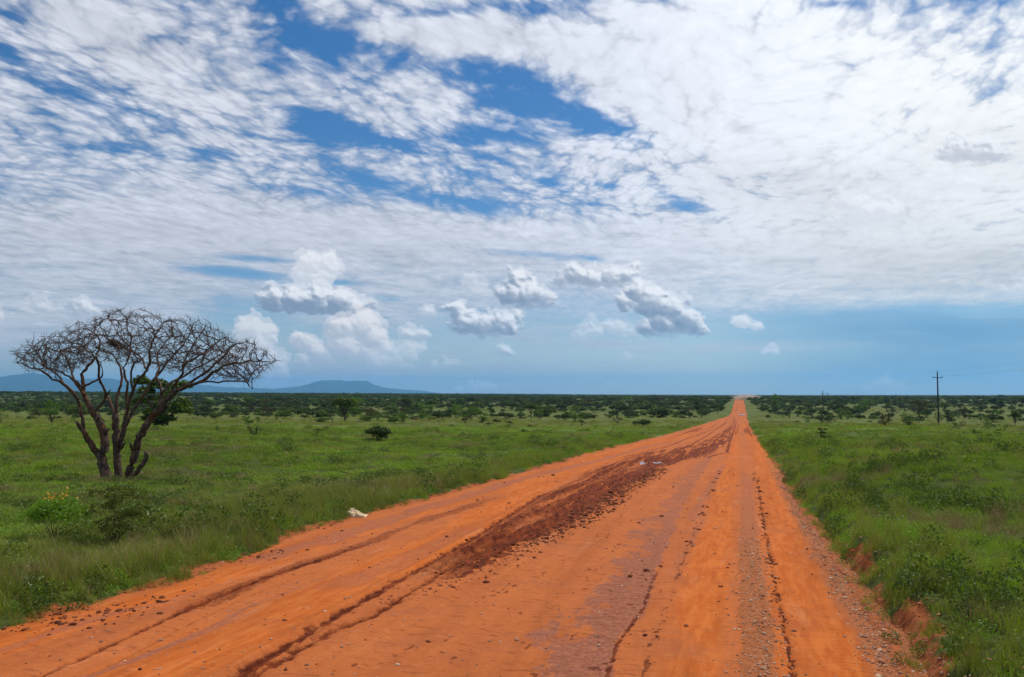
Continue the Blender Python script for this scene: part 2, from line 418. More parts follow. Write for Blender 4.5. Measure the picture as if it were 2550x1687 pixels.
    out2 = np.empty((Hh, W, 4), np.float32); out2[..., :3] = np.clip(alpha, 0, 1)[..., None]; out2[..., 3] = 1
    im2 = bpy.data.images.new('cloud_cover', W, Hh, alpha=True, float_buffer=True)
    im2.colorspace_settings.name = 'Non-Color'
    im2.pixels.foreach_set(out2.ravel()); im2.update(); im2.pack()
    return im, im2, (az0, az1, el0, el1)

w = bpy.data.worlds.new('World'); S.world = w; w.use_nodes = True
wt = w.node_tree; wt.nodes.clear()
def wn(t, **k):
    q = wt.nodes.new(t)
    for a, v in k.items(): setattr(q, a, v)
    return q
sky = wn('ShaderNodeTexSky', sky_type='NISHITA', sun_disc=False, sun_elevation=R(SUN_EL), sun_rotation=R(SUN_AZ), altitude=500., air_density=1.0, dust_density=.3, ozone_density=2.5)
im, im2, (az0, az1, el0, el1) = cloud_map()
tc = wn('ShaderNodeTexCoord'); sp = wn('ShaderNodeSeparateXYZ'); wt.links.new(tc.outputs['Generated'], sp.inputs[0])
def wm(op, a, b=0.):
    q = wn('ShaderNodeMath', operation=op)
    for i, v in enumerate((a, b)):
        if hasattr(v, 'links'): wt.links.new(v, q.inputs[i])
        else: q.inputs[i].default_value = v
    return q.outputs[0]
azn = wm('ARCTAN2', sp.outputs[0], sp.outputs[1])
eln = wm('ARCSINE', sp.outputs[2])
uu = wm('DIVIDE', wm('SUBTRACT', azn, R(az0)), R(az1-az0))
vv = wm('DIVIDE', wm('SUBTRACT', eln, R(el0)), R(el1-el0))
cx = wn('ShaderNodeCombineXYZ'); wt.links.new(uu, cx.inputs[0]); wt.links.new(vv, cx.inputs[1])
ti = wn('ShaderNodeTexImage', extension='MIRROR'); ti.image = im; wt.links.new(cx.outputs[0], ti.inputs[0])
tj = wn('ShaderNodeTexImage', extension='MIRROR'); tj.image = im2; wt.links.new(cx.outputs[0], tj.inputs[0])
bg1 = wn('ShaderNodeBackground'); bg1.inputs[1].default_value = .086
hs_ = wn('ShaderNodeHueSaturation'); hs_.inputs['Saturation'].default_value = 1.34; hs_.inputs['Hue'].default_value = .503
wt.links.new(sky.outputs[0], hs_.inputs['Color']); wt.links.new(hs_.outputs[0], bg1.inputs[0])
bg2 = wn('ShaderNodeBackground'); bg2.inputs[1].default_value = 1.0; wt.links.new(ti.outputs[0], bg2.inputs[0])
mx = wn('ShaderNodeMixShader'); wt.links.new(tj.outputs[0], mx.inputs[0]); wt.links.new(bg1.outputs[0], mx.inputs[1]); wt.links.new(bg2.outputs[0], mx.inputs[2])
wo = wn('ShaderNodeOutputWorld'); wt.links.new(mx.outputs[0], wo.inputs[0])
w.cycles.sampling_method = 'MANUAL'; w.cycles.sample_map_resolution = 1024

# ------------------------------------------------------------------ ground
def green_cover(s, base_scale=1.):
    """colour of the low green growth, varying in patches over the plain"""
    p = s.pos()
    n1 = s.noise(.045, 4, .6, p); n2 = s.noise(.35, 4, .6, p); n3 = s.noise(.16, 3, .6, p)
    c = s.mix(s.step(n1, .38, .62), (.080, .115, .012), (.130, .200, .013))
    c = s.mix(s.math('MULTIPLY', s.step(n2, .50, .68), .55), c, (.030, .070, .010))
    c = s.mix(s.math('MULTIPLY', s.step(n3, .56, .72), .55), c, (.115, .150, .030))
    return c
s = NT('ground_material')
p = s.pos()
soilc = s.mix(s.noise(3., 5, .6, p), (.22, .062, .020), (.34, .105, .036))
soilc = s.mix(s.step(s.noise(14., 4, .6, p), .45, .7), soilc, (.11, .032, .013))
green = green_cover(s)
fine = s.noise(5., 6, .7, p)
green = s.mix(s.step(fine, .42, .62), green, (.035, .075, .010))
brown = s.math('MULTIPLY', s.step(s.noise(.22, 5, .65, p), .55, .68), .7)
green = s.mix(brown, green, (.11, .070, .030))
# far bush country: darker, with open paler glades
ln = s.n('ShaderNodeVectorMath', operation='LENGTH'); s.l(p, ln.inputs[0]); dist = ln.outputs['Value']
farm = s.step(dist, 380., 900.)
green = s.mix(farm, green, (.035, .062, .014))
glade = s.math('MULTIPLY', s.step(s.noise(1., 3, .6, s.pos((.0012, .0035, .01))), .55, .66), farm)
green = s.mix(glade, green, (.12, .16, .05))
olive = s.mix(s.noise(.12, 5, .65, p), (.055, .075, .016), (.105, .115, .034))
green = s.mix(s.math('MULTIPLY', s.step(dist, 75., 170.), .8), green, olive)
nearm = s.step(dist, 110., 35.)
green = s.mix(s.math('MULTIPLY', nearm, .85), green, s.mix(s.noise(4., 4, .6, p), (.050, .050, .014), (.030, .048, .010)))
a = s.attr('soil')
sm = s.step(s.math('ADD', a.outputs['Fac'], s.math('MULTIPLY', s.math('SUBTRACT', s.noise(2.5, 5, .65, p), .5), .9)), .42, .62)
colr = s.mix(sm, green, soilc)
s.bsdf(colr, 1., s.noise(22., 5, .65, p), .55, .03, .1)
M_ground = s.m

va = math.degrees(YAW)
ang = np.concatenate([np.linspace(-180, -44, 100)[:-1], np.linspace(-44, -38, 30)[:-1], np.linspace(-38, 38, 860), np.linspace(38, 44, 30)[1:], np.linspace(44, 180, 100)[1:]])
th = np.radians(ang)-0.0
rad = [0.0, 1.5, 3.0, 4.5]
rr_ = 5.2
while rr_ < 24000:
    rad.append(rr_); rr_ += max(.035, min(rr_*rr_/2038*1.15, rr_*.06))
rad = np.array(rad+[24000.])
TH, RA = np.meshgrid(th, rad)
gx = RA*(hd[0]*np.cos(TH)+rt[0]*np.sin(TH)); gy = RA*(hd[1]*np.cos(TH)+rt[1]*np.sin(TH))
gz = ground_z(gx, gy)
E_ = np.maximum(edge_l(gy)-gx, gx-edge_r(gy))
right = gx > 0
lim = np.where(right, .10+.16*sstep(19, 13, gy), .12)*np.where(np.hypot(gx, gy) > 60, .5, 1)
lim = lim+np.where(right, .55, .45)*np.clip(fbm(gx*.7, gy*.7, 3, 200), -1, 1)*np.where(right & (gy < 17), .62, .5)
soil = 1-sstep(-.25, .45, (E_-lim))
soil = np.clip(soil+.42*sstep(.55, .8, fbm(gx/4.3, gy/4.3, 3, 210))*(np.hypot(gx, gy) < 200), 0, 1)
me = mesh_np('ground', np.stack([gx, gy, gz], -1).reshape(-1, 3), grid_faces(*gx.shape), M_ground, {'soil': soil.ravel()})
link('ground', me, kind='structure')
print('ground', gx.shape)
def soil_at(x, y):
    e = np.maximum(edge_l(y)-x, x-edge_r(y)); r_ = x > 0
    lim = np.where(r_, .0+.14*sstep(19, 13, y), .12)*np.where(np.hypot(x, y) > 60, .5, 1)
    lim = lim+np.where(r_, .55, .45)*np.clip(fbm(x*.7, y*.7, 3, 200), -1, 1)*np.where(r_ & (y < 17), .80, .5)
    return e-lim

# ------------------------------------------------------------------ road
cols = np.arange(-9.3, 2.71, .025)
rows = [2.0]
while rows[-1] < 1000: rows.append(rows[-1]+max(.028, rows[-1]**2*.000294*1.1))
rows = np.array(rows)
rx, ry = np.meshgrid(cols, rows)
# far away the strip follows the narrower, wider-set road
t_ = (rx+9.3)/12.0
lft = edge_l(ry)-1.1; rgt = edge_r(ry)+1.1
k_ = sstep(60, 120, ry)
rx = rx*(1-k_)+(lft+(rgt-lft)*t_)*k_
def curve(pts):
    q = np.array([at(*p_) for p_ in pts]); o = np.argsort(q[:, 1]); return q[o, 0], q[o, 1]
def xc(pts, y):
    a_, b_ = curve(pts); return np.interp(y, b_, a_)
def yr(pts):
    a_, b_ = curve(pts); return b_[0], b_[-1]
wob = .03*perlin(ry*.4, 2.+0*ry, 301)
mudL = [(560, 1560), (750, 1445), (950, 1328), (1100, 1240), (1250, 1147), (1350, 1092), (1470, 1052), (1600, 1030), (1640, 1015), (1680, 990), (1697, 970)]
mudR = [(600, 1560), (800, 1440), (1000, 1358), (1130, 1300), (1200, 1268), (1330, 1213), (1450, 1130), (1550, 1078), (1650, 1052), (1692, 1020), (1700, 990), (1706, 970)]
xl = xc(mudL, ry)+wob; xr = xc(mudR, ry)+.16*fbm(rx*2.2, ry*1.1, 4, 303)+.05
xr = xr-.07*sstep(10, 16, ry); hw = np.maximum((xr-xl)/2, .05); mid = (xl+xr)/2
inm = 1-np.abs(rx-mid)/hw
g1 = fbm(rx*9, ry*2.2, 4, 304); g2 = fbm(rx*5, ry*5, 4, 305); g3 = fbm(rx*1.6, ry*.35, 3, 306)
y0, y1 = 11.5, 300.
mud = sstep(-.12, .22, inm+.22*g2)*sstep(8.6, 12.5, ry)*sstep(330, 200, ry)
# rough clods at the right fringe, smoother rib inside
rib = fbm(rx*3.4, ry*.16, 4, 307)
pos_ = (rx-mid)/hw
lev = .50+.50*sstep(-.15, .45, pos_+.5*fbm(rx*2, ry*.5, 3, 308)-.25*sstep(20, 35, ry))
mud *= lev*(.62+.38*sstep(-.35, .05, g1*.4+1.2*rib+.12))
mud = np.maximum(mud, inm.clip(0, 1)**.3*sstep(.12, .3, rib+.25*g1)*sstep(.02, .3, inm)*sstep(10, 14, ry)*sstep(200, 120, ry)*.95)
mud = mud*np.clip(1.15-.5*sstep(55, 120, ry)+.3*g3*sstep(50, 90, ry), 0, 1)
def band(pts, wid, soft=.35, n=.5, f=(3, .8), sd=310, fade=1.5):
    a_, b_ = curve(pts); c_ = np.interp(ry, b_, a_)+wob*.5
    w_ = np.interp(ry, b_, wid if np.ndim(wid) else [wid]*len(b_)) if np.ndim(wid) else wid
    q = 1-np.abs(rx-c_)/w_
    m = sstep(0, soft, q+n*fbm(rx*f[0], ry*f[1], 4, sd)*.5)
    return m*sstep(b_[0]-fade, b_[0]+.2, ry)*sstep(b_[-1]*1.15+fade, b_[-1]*.95, ry)
# two sharp ruts left of the mud, one more on the left lane
rutA = band([(560, 1560), (750, 1440), (870, 1372), (950, 1325), (1100, 1240), (1250, 1147)], .12, .9, 1.0, (12, 5), 311)
rutA2 = band([(585, 1568), (780, 1452), (860, 1425), (1000, 1340), (1100, 1280)], .09, .9, 1.1, (12, 5), 312)
rutB = band([(90, 1568), (250, 1494), (400, 1424), (550, 1362), (700, 1310)], .075, .9, 1.1, (12, 5), 313)
rutC = band([(200, 1568), (420, 1450), (560, 1385), (700, 1330)], .035, .6, .8, (9, 3), 314)
redL = band([(500, 1385), (700, 1306), (850, 1255), (1000, 1200), (1130, 1160)], .28, .7, 1.1, (3, .6), 315)
mudF = np.clip(rutA*.9+rutA2*.75+rutB*.7+rutC*.35+redL*.42, 0, 1)
mud = np.maximum(mud, mudF)
# damp purple crust
dampR = [(1250, 1568), (1330, 1480), (1400, 1400), (1490, 1280), (1540, 1180), (1600, 1110), (1640, 1060)]
dl = xc([(1215, 1568), (1290, 1490), (1370, 1400), (1440, 1300), (1500, 1200), (1560, 1120), (1620, 1060)], ry)
dr = xc([(1405, 1568), (1425, 1500), (1490, 1410), (1530, 1310), (1570, 1200), (1610, 1120), (1650, 1060)], ry)
q = np.minimum((rx-dl)/.35, (dr-rx)/.07+.12)
damp = 1.18*sstep(-.6, .8, q+1.2*fbm(rx*2.1, ry*.9, 5, 320, .66))*sstep(60, 36, ry)*(.62+.38*sstep(22, 10, ry))
for pts, wid, kk in [([(200, 1568), (330, 1520), (430, 1478)], .09, .8), ([(490, 1450), (560, 1410), (640, 1380)], .10, .75), ([(0, 1510), (140, 1460), (250, 1425), (400, 1390)], .13, .6),
                     ([(820, 1345), (900, 1310), (1000, 1262), (1060, 1235)], .34, .5), ([(620, 1290), (760, 1250), (950, 1186), (1200, 1112), (1400, 1062), (1540, 1025)], .42, .7),
                     ([(1600, 1200), (1640, 1130), (1672, 1080)], .17, .6), ([(1735, 1260), (1732, 1180), (1728, 1100)], .25, .55), ([(1560, 1320), (1590, 1270), (1620, 1210)], .12, .5)]:
    damp = np.maximum(damp, kk*band(pts, wid, .5, .9, (3.5, .6), 330+int(wid*100)))
# wheel-smoothed lanes against paler rough sand
lane1 = band([(1930, 1568), (1880, 1400), (1820, 1200), (1775, 1080), (1745, 1020), (1722, 980)], .62, .35, .3, (2, .3), 341, 4)
lane2 = band([(1600, 1568), (1625, 1400), (1655, 1250), (1680, 1130), (1697, 1050), (1705, 990)], .42, .5, .5, (2, .3), 342, 4)
lane3 = band([(330, 1568), (700, 1400), (1000, 1270), (1250, 1120), (1500, 1035), (1650, 985)], .7, .5, .4, (2, .3), 343, 4)
lane4 = band([(0, 1490), (300, 1400), (700, 1265), (1000, 1180), (1300, 1080), (1560, 1012)], .55, .5, .4, (2, .3), 344, 4)
lane = np.clip(lane1+lane2+lane3+lane4, 0, 1)
# rough washboard strip between the right-hand lanes
wb = band([(1760, 1568), (1750, 1430), (1737, 1300), (1732, 1180), (1730, 1100)], .2, .4, .5, (5, 1), 351, 3)
brk = sstep(-.35, .25, perlin(ry*1.6, rx*.5, 903)+.5*perlin(ry*4, rx*2, 904))
wbr = (.35+.65*sstep(-.3, .4, fbm(rx*12, ry*6, 3, 907)))*band([(1835, 1568), (1815, 1450), (1790, 1330), (1772, 1230), (1755, 1130), (1740, 1060), (1726, 1000)], .045, .6, .8, (8, 2.5), 352, 3)
crk = band([(1405, 1568), (1425, 1500), (1490, 1410), (1512, 1350)], .032, .8, 1.6, (12, 7), 353, 1)
brk2 = sstep(-.2, .5, fbm(rx*14, ry*7, 3, 905)+.4*perlin(ry*1.3, rx, 906))
deb = .8*brk2*band([(1485, 1568), (1530, 1450), (1560, 1380), (1585, 1290), (1610, 1230)], .05, .6, 1.6, (7, 3), 354, 1)
cross = np.zeros_like(rx)
for pts_, w_ in [([(1560, 1048), (1600, 1030), (1650, 1000), (1690, 965)], .10), ([(1600, 1052), (1640, 1036), (1668, 1010), (1700, 975)], .12), ([(1640, 1058), (1682, 1048), (1690, 1020), (1704, 980)], .12), ([(1450, 1056), (1540, 1036), (1600, 1012), (1660, 990)], .10)]:
    cross = np.maximum(cross, band(pts_, w_, .5, 1.2, (4, .5), 356, 2))
mud = mud*(1-.55*sstep(42, 60, ry)*sstep(.1, -.3, rib+.4*g2))
mud = np.maximum(mud, .8*cross)
mud = np.clip(np.maximum(mud, .8*wbr*sstep(45, 15, ry)+.75*crk+.7*deb), 0, 1)
churn = sstep(.12, .6, fbm(rx*2.6, ry*.9, 5, 360))*sstep(25, 14, ry)*sstep(-7.2, -3.5, rx)*(1-lane)
mud = np.maximum(mud, .55*churn*sstep(.2, .6, fbm(rx*11, ry*7, 3, 361)))
# far part: ruts running along the road
farr = sstep(40, 110, ry)
mud = np.maximum(mud, farr*.55*sstep(.05, .6, fbm(rx*1.3, ry*.012, 4, 370)))
damp = np.maximum(damp, farr*.4*sstep(.2, .7, fbm(rx*.9+7, ry*.02, 4, 371)))
grav = sstep(1.05, 1.30, rx+.08*perlin(ry*1.5, rx*2, 380))*sstep(60, 22, ry)
grav = np.maximum(grav, wb*.8*sstep(30, 12, ry))
eL = rx-edge_l(ry)
wedge = sstep(.55, .0, eL+.25*fbm(rx*2, ry, 3, 385))*.35
# heights
rz = prof(ry)+.0
rz += .035*fbm(rx*.5, ry*.12, 3, 390)+.012*fbm(rx*3, ry*.9, 3, 391)*(1-.6*lane)
rz += np.where(mud > 0, 1, 0)*sstep(-.1, .6, inm)*(.045*g2+.10*rib+.02+.07*sstep(.0, .6, (rx-mid)/hw))*sstep(9, 14, ry)*sstep(200, 100, ry)
rz -= .05*np.clip(rutA+rutA2+rutB, 0, 1)+.025*rutC+.018*crk+.03*wbr*sstep(40, 15, ry)
rz += .03*np.exp(-((rx-xc([(560, 1560), (750, 1440), (870, 1372), (950, 1325), (1100, 1240), (1250, 1147)], ry)+.15)/.07)**2)*sstep(40, 20, ry)
PUD = []
for (px_, py_, hx_, hy_) in [(1512, 1071.5, .62, .95), (1717, 959, 1.5, 11.), (1683, 958.5, 1.1, 8.)]:
    cx_, cy_ = at(px_, py_); PUD.append((cx_, cy_, hx_, hy_))
    q_ = np.hypot((rx-cx_)/hx_, (ry-cy_)/hy_)+.28*fbm(rx*1.7+3, ry*1.7*hx_/hy_, 3, 398)
    m_ = sstep(1.35, .75, q_); zc_ = float(prof(cy_)); base_ = prof(ry)
    dip = np.where(q_ < 1.6, (zc_-.01)-base_*0, 0)
    rz = rz*(1-m_)+(zc_-.07)*m_
for pc_, wt_ in ((xc([(1980, 1568), (1915, 1400), (1845, 1200), (1790, 1080)], ry), 1.), (xc([(1640, 1568), (1650, 1400), (1668, 1250), (1688, 1130)], ry), .8), (xc([(1270, 1568), (1420, 1400), (1530, 1250), (1600, 1130)], ry), .6), (xc([(430, 1568), (780, 1400), (1060, 1262), (1290, 1120)], ry), .8)):
    u_ = (rx-pc_)/.12
    rz += wt_*sstep(26, 8, ry)*np.exp(-u_**4)*(-.012+.007*np.sin(2*math.pi*(ry+.05*np.abs(u_))/.11))*(.5+.5*sstep(-.3, .3, perlin(ry*.8, rx, 912)))
rip = np.sin(ry*2*math.pi/.24+1.6*perlin(rx*1.2, ry*.5, 395)+2.5*perlin(rx*.6, ry*.2, 396))
rz += .007*rip*wb*sstep(30, 12, ry)+.004*rip*damp*sstep(20, 9, ry)*(rx > -3.2)
rz += .010*fbm(rx*13, ry*9, 3, 397)*(1-.55*lane)*sstep(24, 9, ry)*(.55+.45*np.clip(mud+grav, 0, 1))
out_ = np.maximum(edge_l(ry)-rx, rx-edge_r(ry))
rz -= .12*sstep(.05, .7, out_)+.02*sstep(-.5, 0, out_)
attr = np.stack([mud, damp, lane, grav], -1).reshape(-1, 4)
s = NT('road_material')
p = s.pos()
A = s.attr('mask'); sep = s.n('ShaderNodeSeparateColor'); s.l(A.outputs['Color'], sep.inputs[0])
mu, da, la = sep.outputs[0], sep.outputs[1], sep.outputs[2]; gr = A.outputs['Alpha']
st = s.pos((3.0, .45, 1.))
n_f = s.noise(16., 6, .7, p); n_s = s.noise(3., 5, .65, st); n_m = s.noise(1.1, 4, .6, p)
sand = s.mix(n_m, (.33, .090, .026), (.43, .128, .040))
sand = s.mix(s.math('MULTIPLY', s.step(n_f, .55, .72), .6), sand, (.20, .062, .022))
lanec = s.mix(s.step(n_s, .35, .65), (.37, .086, .015), (.46, .128, .028))
c = s.mix(la, sand, lanec)
c = s.mix(s.math('MULTIPLY', s.step(s.noise(1., 5, .7, s.pos((9., .5, 1.))), .56, .7), .35), c, (.30, .085, .022))
lt = s.step(s.noise(1., 5, .65, s.pos((1.9, .11, 1.))), .42, .70)
c = s.mix(s.math('MULTIPLY', lt, .42), c, (.235, .060, .016))
c = s.mix(s.math('MULTIPLY', s.step(s.noise(1., 4, .65, s.pos((2.4, .3, 1.)), .3), .58, .74), .45), c, (.50, .20, .09))
dampc = s.mix(s.step(s.noise(22., 5, .7, p), .4, .65), (.21, .074, .044), (.30, .112, .066))
c = s.mix(s.step(s.math('ADD', da, s.math('MULTIPLY', s.math('SUBTRACT', n_f, .5), 1.5)), .15, 1.05), c, dampc)
scuff = s.noise(1., 5, .72, s.pos((3.2, 11., 1.)), .4)
c = s.mix(s.math('MULTIPLY', s.step(scuff, .53, .66), s.math('SUBTRACT', .62, s.math('MULTIPLY', la, .34))), c, (.17, .050, .018))
c = s.mix(s.math('MULTIPLY', s.step(s.noise(7., 4, .7, p), .56, .72), .30), c, (.50, .20, .085))
c = s.mix(s.math('MULTIPLY', s.step(s.noise(.8, 5, .7, p), .50, .68), .35), c, (.26, .085, .042))
grc = s.mix(s.step(s.noise(34., 3, .6, p), .45, .62), (.40, .15, .065), (.19, .075, .038))
c = s.mix(s.math('MULTIPLY', gr, .75), c, grc)
mudc = s.mix(s.step(s.noise(7., 6, .7, s.pos((1.4, .32, 1.))), .35, .68), (.075, .014, .006), (.235, .050, .015))
mk = s.step(s.math('ADD', mu, s.math('MULTIPLY', s.math('SUBTRACT', s.noise(12., 6, .7, s.pos((1.3, .45, 1.))), .5), .8)), .22, .72)
c = s.mix(mk, c, mudc)
rough = s.math('SUBTRACT', .97, s.math('MULTIPLY', mk, .12))
hgt = s.math('ADD', s.math('ADD', s.noise(26., 6, .72, p), s.math('MULTIPLY', scuff, .9)), s.math('MULTIPLY', s.noise(95., 3, .6, p), .35))
hgt = s.math('MULTIPLY', hgt, s.math('ADD', .45, s.math('MULTIPLY', s.math('ADD', mk, gr), .9)))
s.bsdf(c, rough, hgt, .9, .028, .06)
me = mesh_np('dirt_road', np.stack([rx, ry, rz], -1).reshape(-1, 3), grid_faces(*rx.shape), s.m, {'mask': attr})
link('dirt_road', me, kind='structure')
print('road', rx.shape)
def road_z(x, y):
    i = np.searchsorted(rows, y)-1; i = np.clip(i, 0, len(rows)-2)
    out = []
    for xx, yy, ii in zip(np.atleast_1d(x), np.atleast_1d(y), np.atleast_1d(i)):
        out.append(np.interp(xx, rx[ii], rz[ii]))
    return np.array(out)

# puddles that hold the sky's light
s = NT('puddle_water'); s.bsdf((.30, .16, .10), .04, s.noise(3., 2, .5, s.pos()), .02, .01, 1.0); M_water = s.m
for cx_, cy_, hx_, hy_ in PUD:
    zc_ = float(prof(cy_))-.035
    ring = [(cx_+1.35*hx_*math.cos(t)*(1+.08*math.sin(3*t)), cy_+1.35*hy_*math.sin(t)*(1+.06*math.cos(5*t)), zc_) for t in np.linspace(0, 2*math.pi, 49)[:-1]]
    m_ = bpy.data.meshes.new('puddle'); m_.from_pydata(ring, [], [list(range(len(ring)))]); m_.materials.append(M_water)
    link('puddle', m_, kind='structure')

# ------------------------------------------------------------------ stones and clods
ico_v = []
ph = (1+5**.5)/2
for a_, b_ in ((1, ph), (-1, ph), (1, -ph), (-1, -ph)):
    ico_v += [(0, a_, b_), (a_, b_, 0), (b_, 0, a_)]
ico_v = np.array(ico_v, float); ico_v /= np.linalg.norm(ico_v[0])
ico_f = []
dmin = min(np.linalg.norm(ico_v[0]-ico_v[k]) for k in range(1, 12))*1.05
for i in range(12):
    for j in range(i+1, 12):
        for k in range(j+1, 12):
            if all(np.linalg.norm(ico_v[a_]-ico_v[b_]) < dmin for a_, b_ in ((i, j), (j, k), (i, k))):
                f = (i, j, k); nrm = np.cross(ico_v[j]-ico_v[i], ico_v[k]-ico_v[i])
                ico_f.append(f if nrm@ico_v[i] > 0 else (i, k, j))
ico_f = np.array(ico_f)
def stones(name, xs, ys, zs, sizes, mat, label, cat):
    n = len(xs); r = np.random.default_rng(5)
    V = np.repeat(ico_v[None], n, 0)*(1+r.uniform(-.28, .28, (n, 12, 1)))
    V = V*np.stack([r.uniform(.7, 1.35, n), r.uniform(.7, 1.2, n), r.uniform(.45, .8, n)], -1)[:, None]
    t = r.uniform(0, 6.28, n); c_, s_ = np.cos(t)[:, None], np.sin(t)[:, None]
    X_, Y_ = V[..., 0]*c_-V[..., 1]*s_, V[..., 0]*s_+V[..., 1]*c_
    V = np.stack([X_, Y_, V[..., 2]], -1)*sizes[:, None, None]
    V += np.stack([xs, ys, zs+sizes*.15], -1)[:, None]
    F = ico_f[None]+(np.arange(n)*12)[:, None, None]
    me = mesh_np(name, V.reshape(-1, 3), F.reshape(-1, 3), mat, smooth=False)
    return link(name, me, kind='stuff', label=label, category=cat)
def rock_mat(name, cols_):
    s = NT(name); g = s.n('ShaderNodeNewGeometry')
    cr = s.n('ShaderNodeValToRGB'); cr.color_ramp.interpolation = 'LINEAR'
    el = cr.color_ramp.elements
    while len(el) < len(cols_): el.new(.5)
    for i, q in enumerate(cols_): el[i].position = i/(len(cols_)-1); el[i].color = (*q, 1)
    s.l(g.outputs['Random Per Island'], cr.inputs[0])
    s.bsdf(cr.outputs[0], .9, s.noise(60., 4, .6, s.pos()), .4, .01, .2); return s.m
M_gravel = rock_mat('gravel_stone', [(.17, .075, .045), (.42, .17, .08), (.28, .11, .05), (.48, .30, .20), (.20, .12, .09), (.36, .14, .06), (.50, .36, .27)])
M_clod = rock_mat('mud_clod', [(.10, .025, .010), (.20, .055, .02), (.07, .018, .008), (.24, .075, .03)])
r = np.random.default_rng(31)
def rpick(n, f):
    xs, ys = [], []
    while len(xs) < n:
        d = np.exp(r.uniform(math.log(6.), math.log(34.), 4000)); x = r.uniform(-8, 2.3, 4000)
        keep = r.random(4000) < f(x, d)
        xs += list(x[keep]); ys += list(d[keep])
    return np.array(xs[:n]), np.array(ys[:n])
wx_ = lambda y: xc([(1765, 1568), (1752, 1430), (1740, 1300), (1734, 1180), (1730, 1100)], y)
gx1, gy1 = rpick(6500, lambda x, y: .95*np.exp(-((x-1.34-.06*np.sin(y*2))/.15)**2)+.16*(x > 1.5)*(x < 2.1)*(y < 16)+.55*np.exp(-((x-wx_(y)-.05)/.2)**2)*(y < 16)+.012)
zz = np.where(gx1 > edge_r(gy1), ground_z(gx1, gy1), road_z(gx1, gy1))
zz = np.maximum(road_z(gx1, gy1), ground_z(gx1, gy1))
sz = np.exp(r.normal(math.log(.010), .45, len(gx1))); sz = np.clip(sz, .004, .045)
stones('gravel', gx1, gy1, zz, sz, M_gravel, 'small loose stones strewn along the right edge of the road', 'gravel')
ml_ = lambda y: xc(mudR, y)
deb_ = lambda y: xc([(1485, 1568), (1530, 1450), (1560, 1380), (1585, 1290), (1610, 1230)], y)
wbr_ = lambda y: xc([(1835, 1568), (1815, 1450), (1790, 1330), (1772, 1230), (1755, 1130), (1740, 1060), (1726, 1000)], y)
cx1, cy1 = rpick(2600, lambda x, y: .30*np.exp(-((x-ml_(y)-.02)/.30)**2)*(y > 9)*sstep(9, 14, y)+.12*np.exp(-((x-deb_(y))/.08)**2)*(perlin(y*1.1, 0*y, 901) > .1)+.16*np.exp(-((x-wbr_(y))/.07)**2)*(perlin(y*.9, 0*y+4, 902) > -.1)+.0022)
sz = np.clip(np.exp(r.normal(math.log(.012), .5, len(cx1))), .005, .05)*np.clip(cy1/11., .8, 1.8)
stones('mud_clods', cx1, cy1, road_z(cx1, cy1), sz, M_clod, 'dark crumbled clods along the wet mud band in the road', 'mud')
# crumbs along the left verge
vx, vy = [], []
for (px, py, n) in [(330, 1405, 60), (200, 1435, 50), (560, 1290, 40), (640, 1280, 25), (760, 1215, 25), (100, 1440, 40)]:
    X_, Y_ = at(px, py); vx += list(X_+r.normal(0, .22, n)); vy += list(Y_+r.normal(0, .35, n))
vx, vy = np.array(vx), np.array(vy)
stones('verge_rubble', vx, vy, np.maximum(road_z(vx, vy), ground_z(vx, vy)), np.clip(np.exp(r.normal(math.log(.016), .5, len(vx))), .006, .036), M_clod, 'crumbs of dark soil along the grassy left verge', 'rubble')

# ------------------------------------------------------------------ plant meshes
def leaf_quads(C, size, r, flat=.0, asp=.5):
    """rhombic leaves at centres C (n,3)"""
    n = len(C)
    d1 = r.normal(size=(n, 3)); d1[:, 2] *= (1-flat); d1 /= np.linalg.norm(d1, axis=1)[:, None]
    d2 = np.cross(d1, r.normal(size=(n, 3))); d2 /= np.linalg.norm(d2, axis=1)[:, None]
    L = np.asarray(size)*r.uniform(.6, 1.3, n); L = L[:, None]
    V = np.stack([C-d1*L, C+d2*L*asp, C+d1*L, C-d2*L*asp], 1).reshape(-1, 3)
    return V, np.arange(4*n).reshape(-1, 4)
def blades(n, R0, h0, h1, wid, r, seg=3, lean=.5):
    a_ = r.uniform(0, 6.283, n); q = R0*np.sqrt(r.random(n)); bx, by = q*np.cos(a_), q*np.sin(a_)
    h = r.uniform(h0, h1, n); la_ = r.uniform(0, 6.283, n); le = lean*h*r.uniform(.1, 1., n)
    V = []; wa = r.uniform(0, 6.283, n)
    for k in range(seg+1):
        t = k/seg; w_ = wid*(1-t)**.7*.5 if k < seg else wid*.04
        x = bx+le*t*t*np.cos(la_); y = by+le*t*t*np.sin(la_); z = h*(t-.18*t*t*le/h)
        V.append(np.stack([x-w_*np.cos(wa), y-w_*np.sin(wa), z], -1)); V.append(np.stack([x+w_*np.cos(wa), y+w_*np.sin(wa), z], -1))
    V = np.stack(V, 1); m = 2*(seg+1)
    F = np.array([[2*k, 2*k+1, 2*k+3, 2*k+2] for k in range(seg)])
    F = (F[None]+(np.arange(n)*m)[:, None, None]).reshape(-1, 4)
    return V.reshape(-1, 3), F
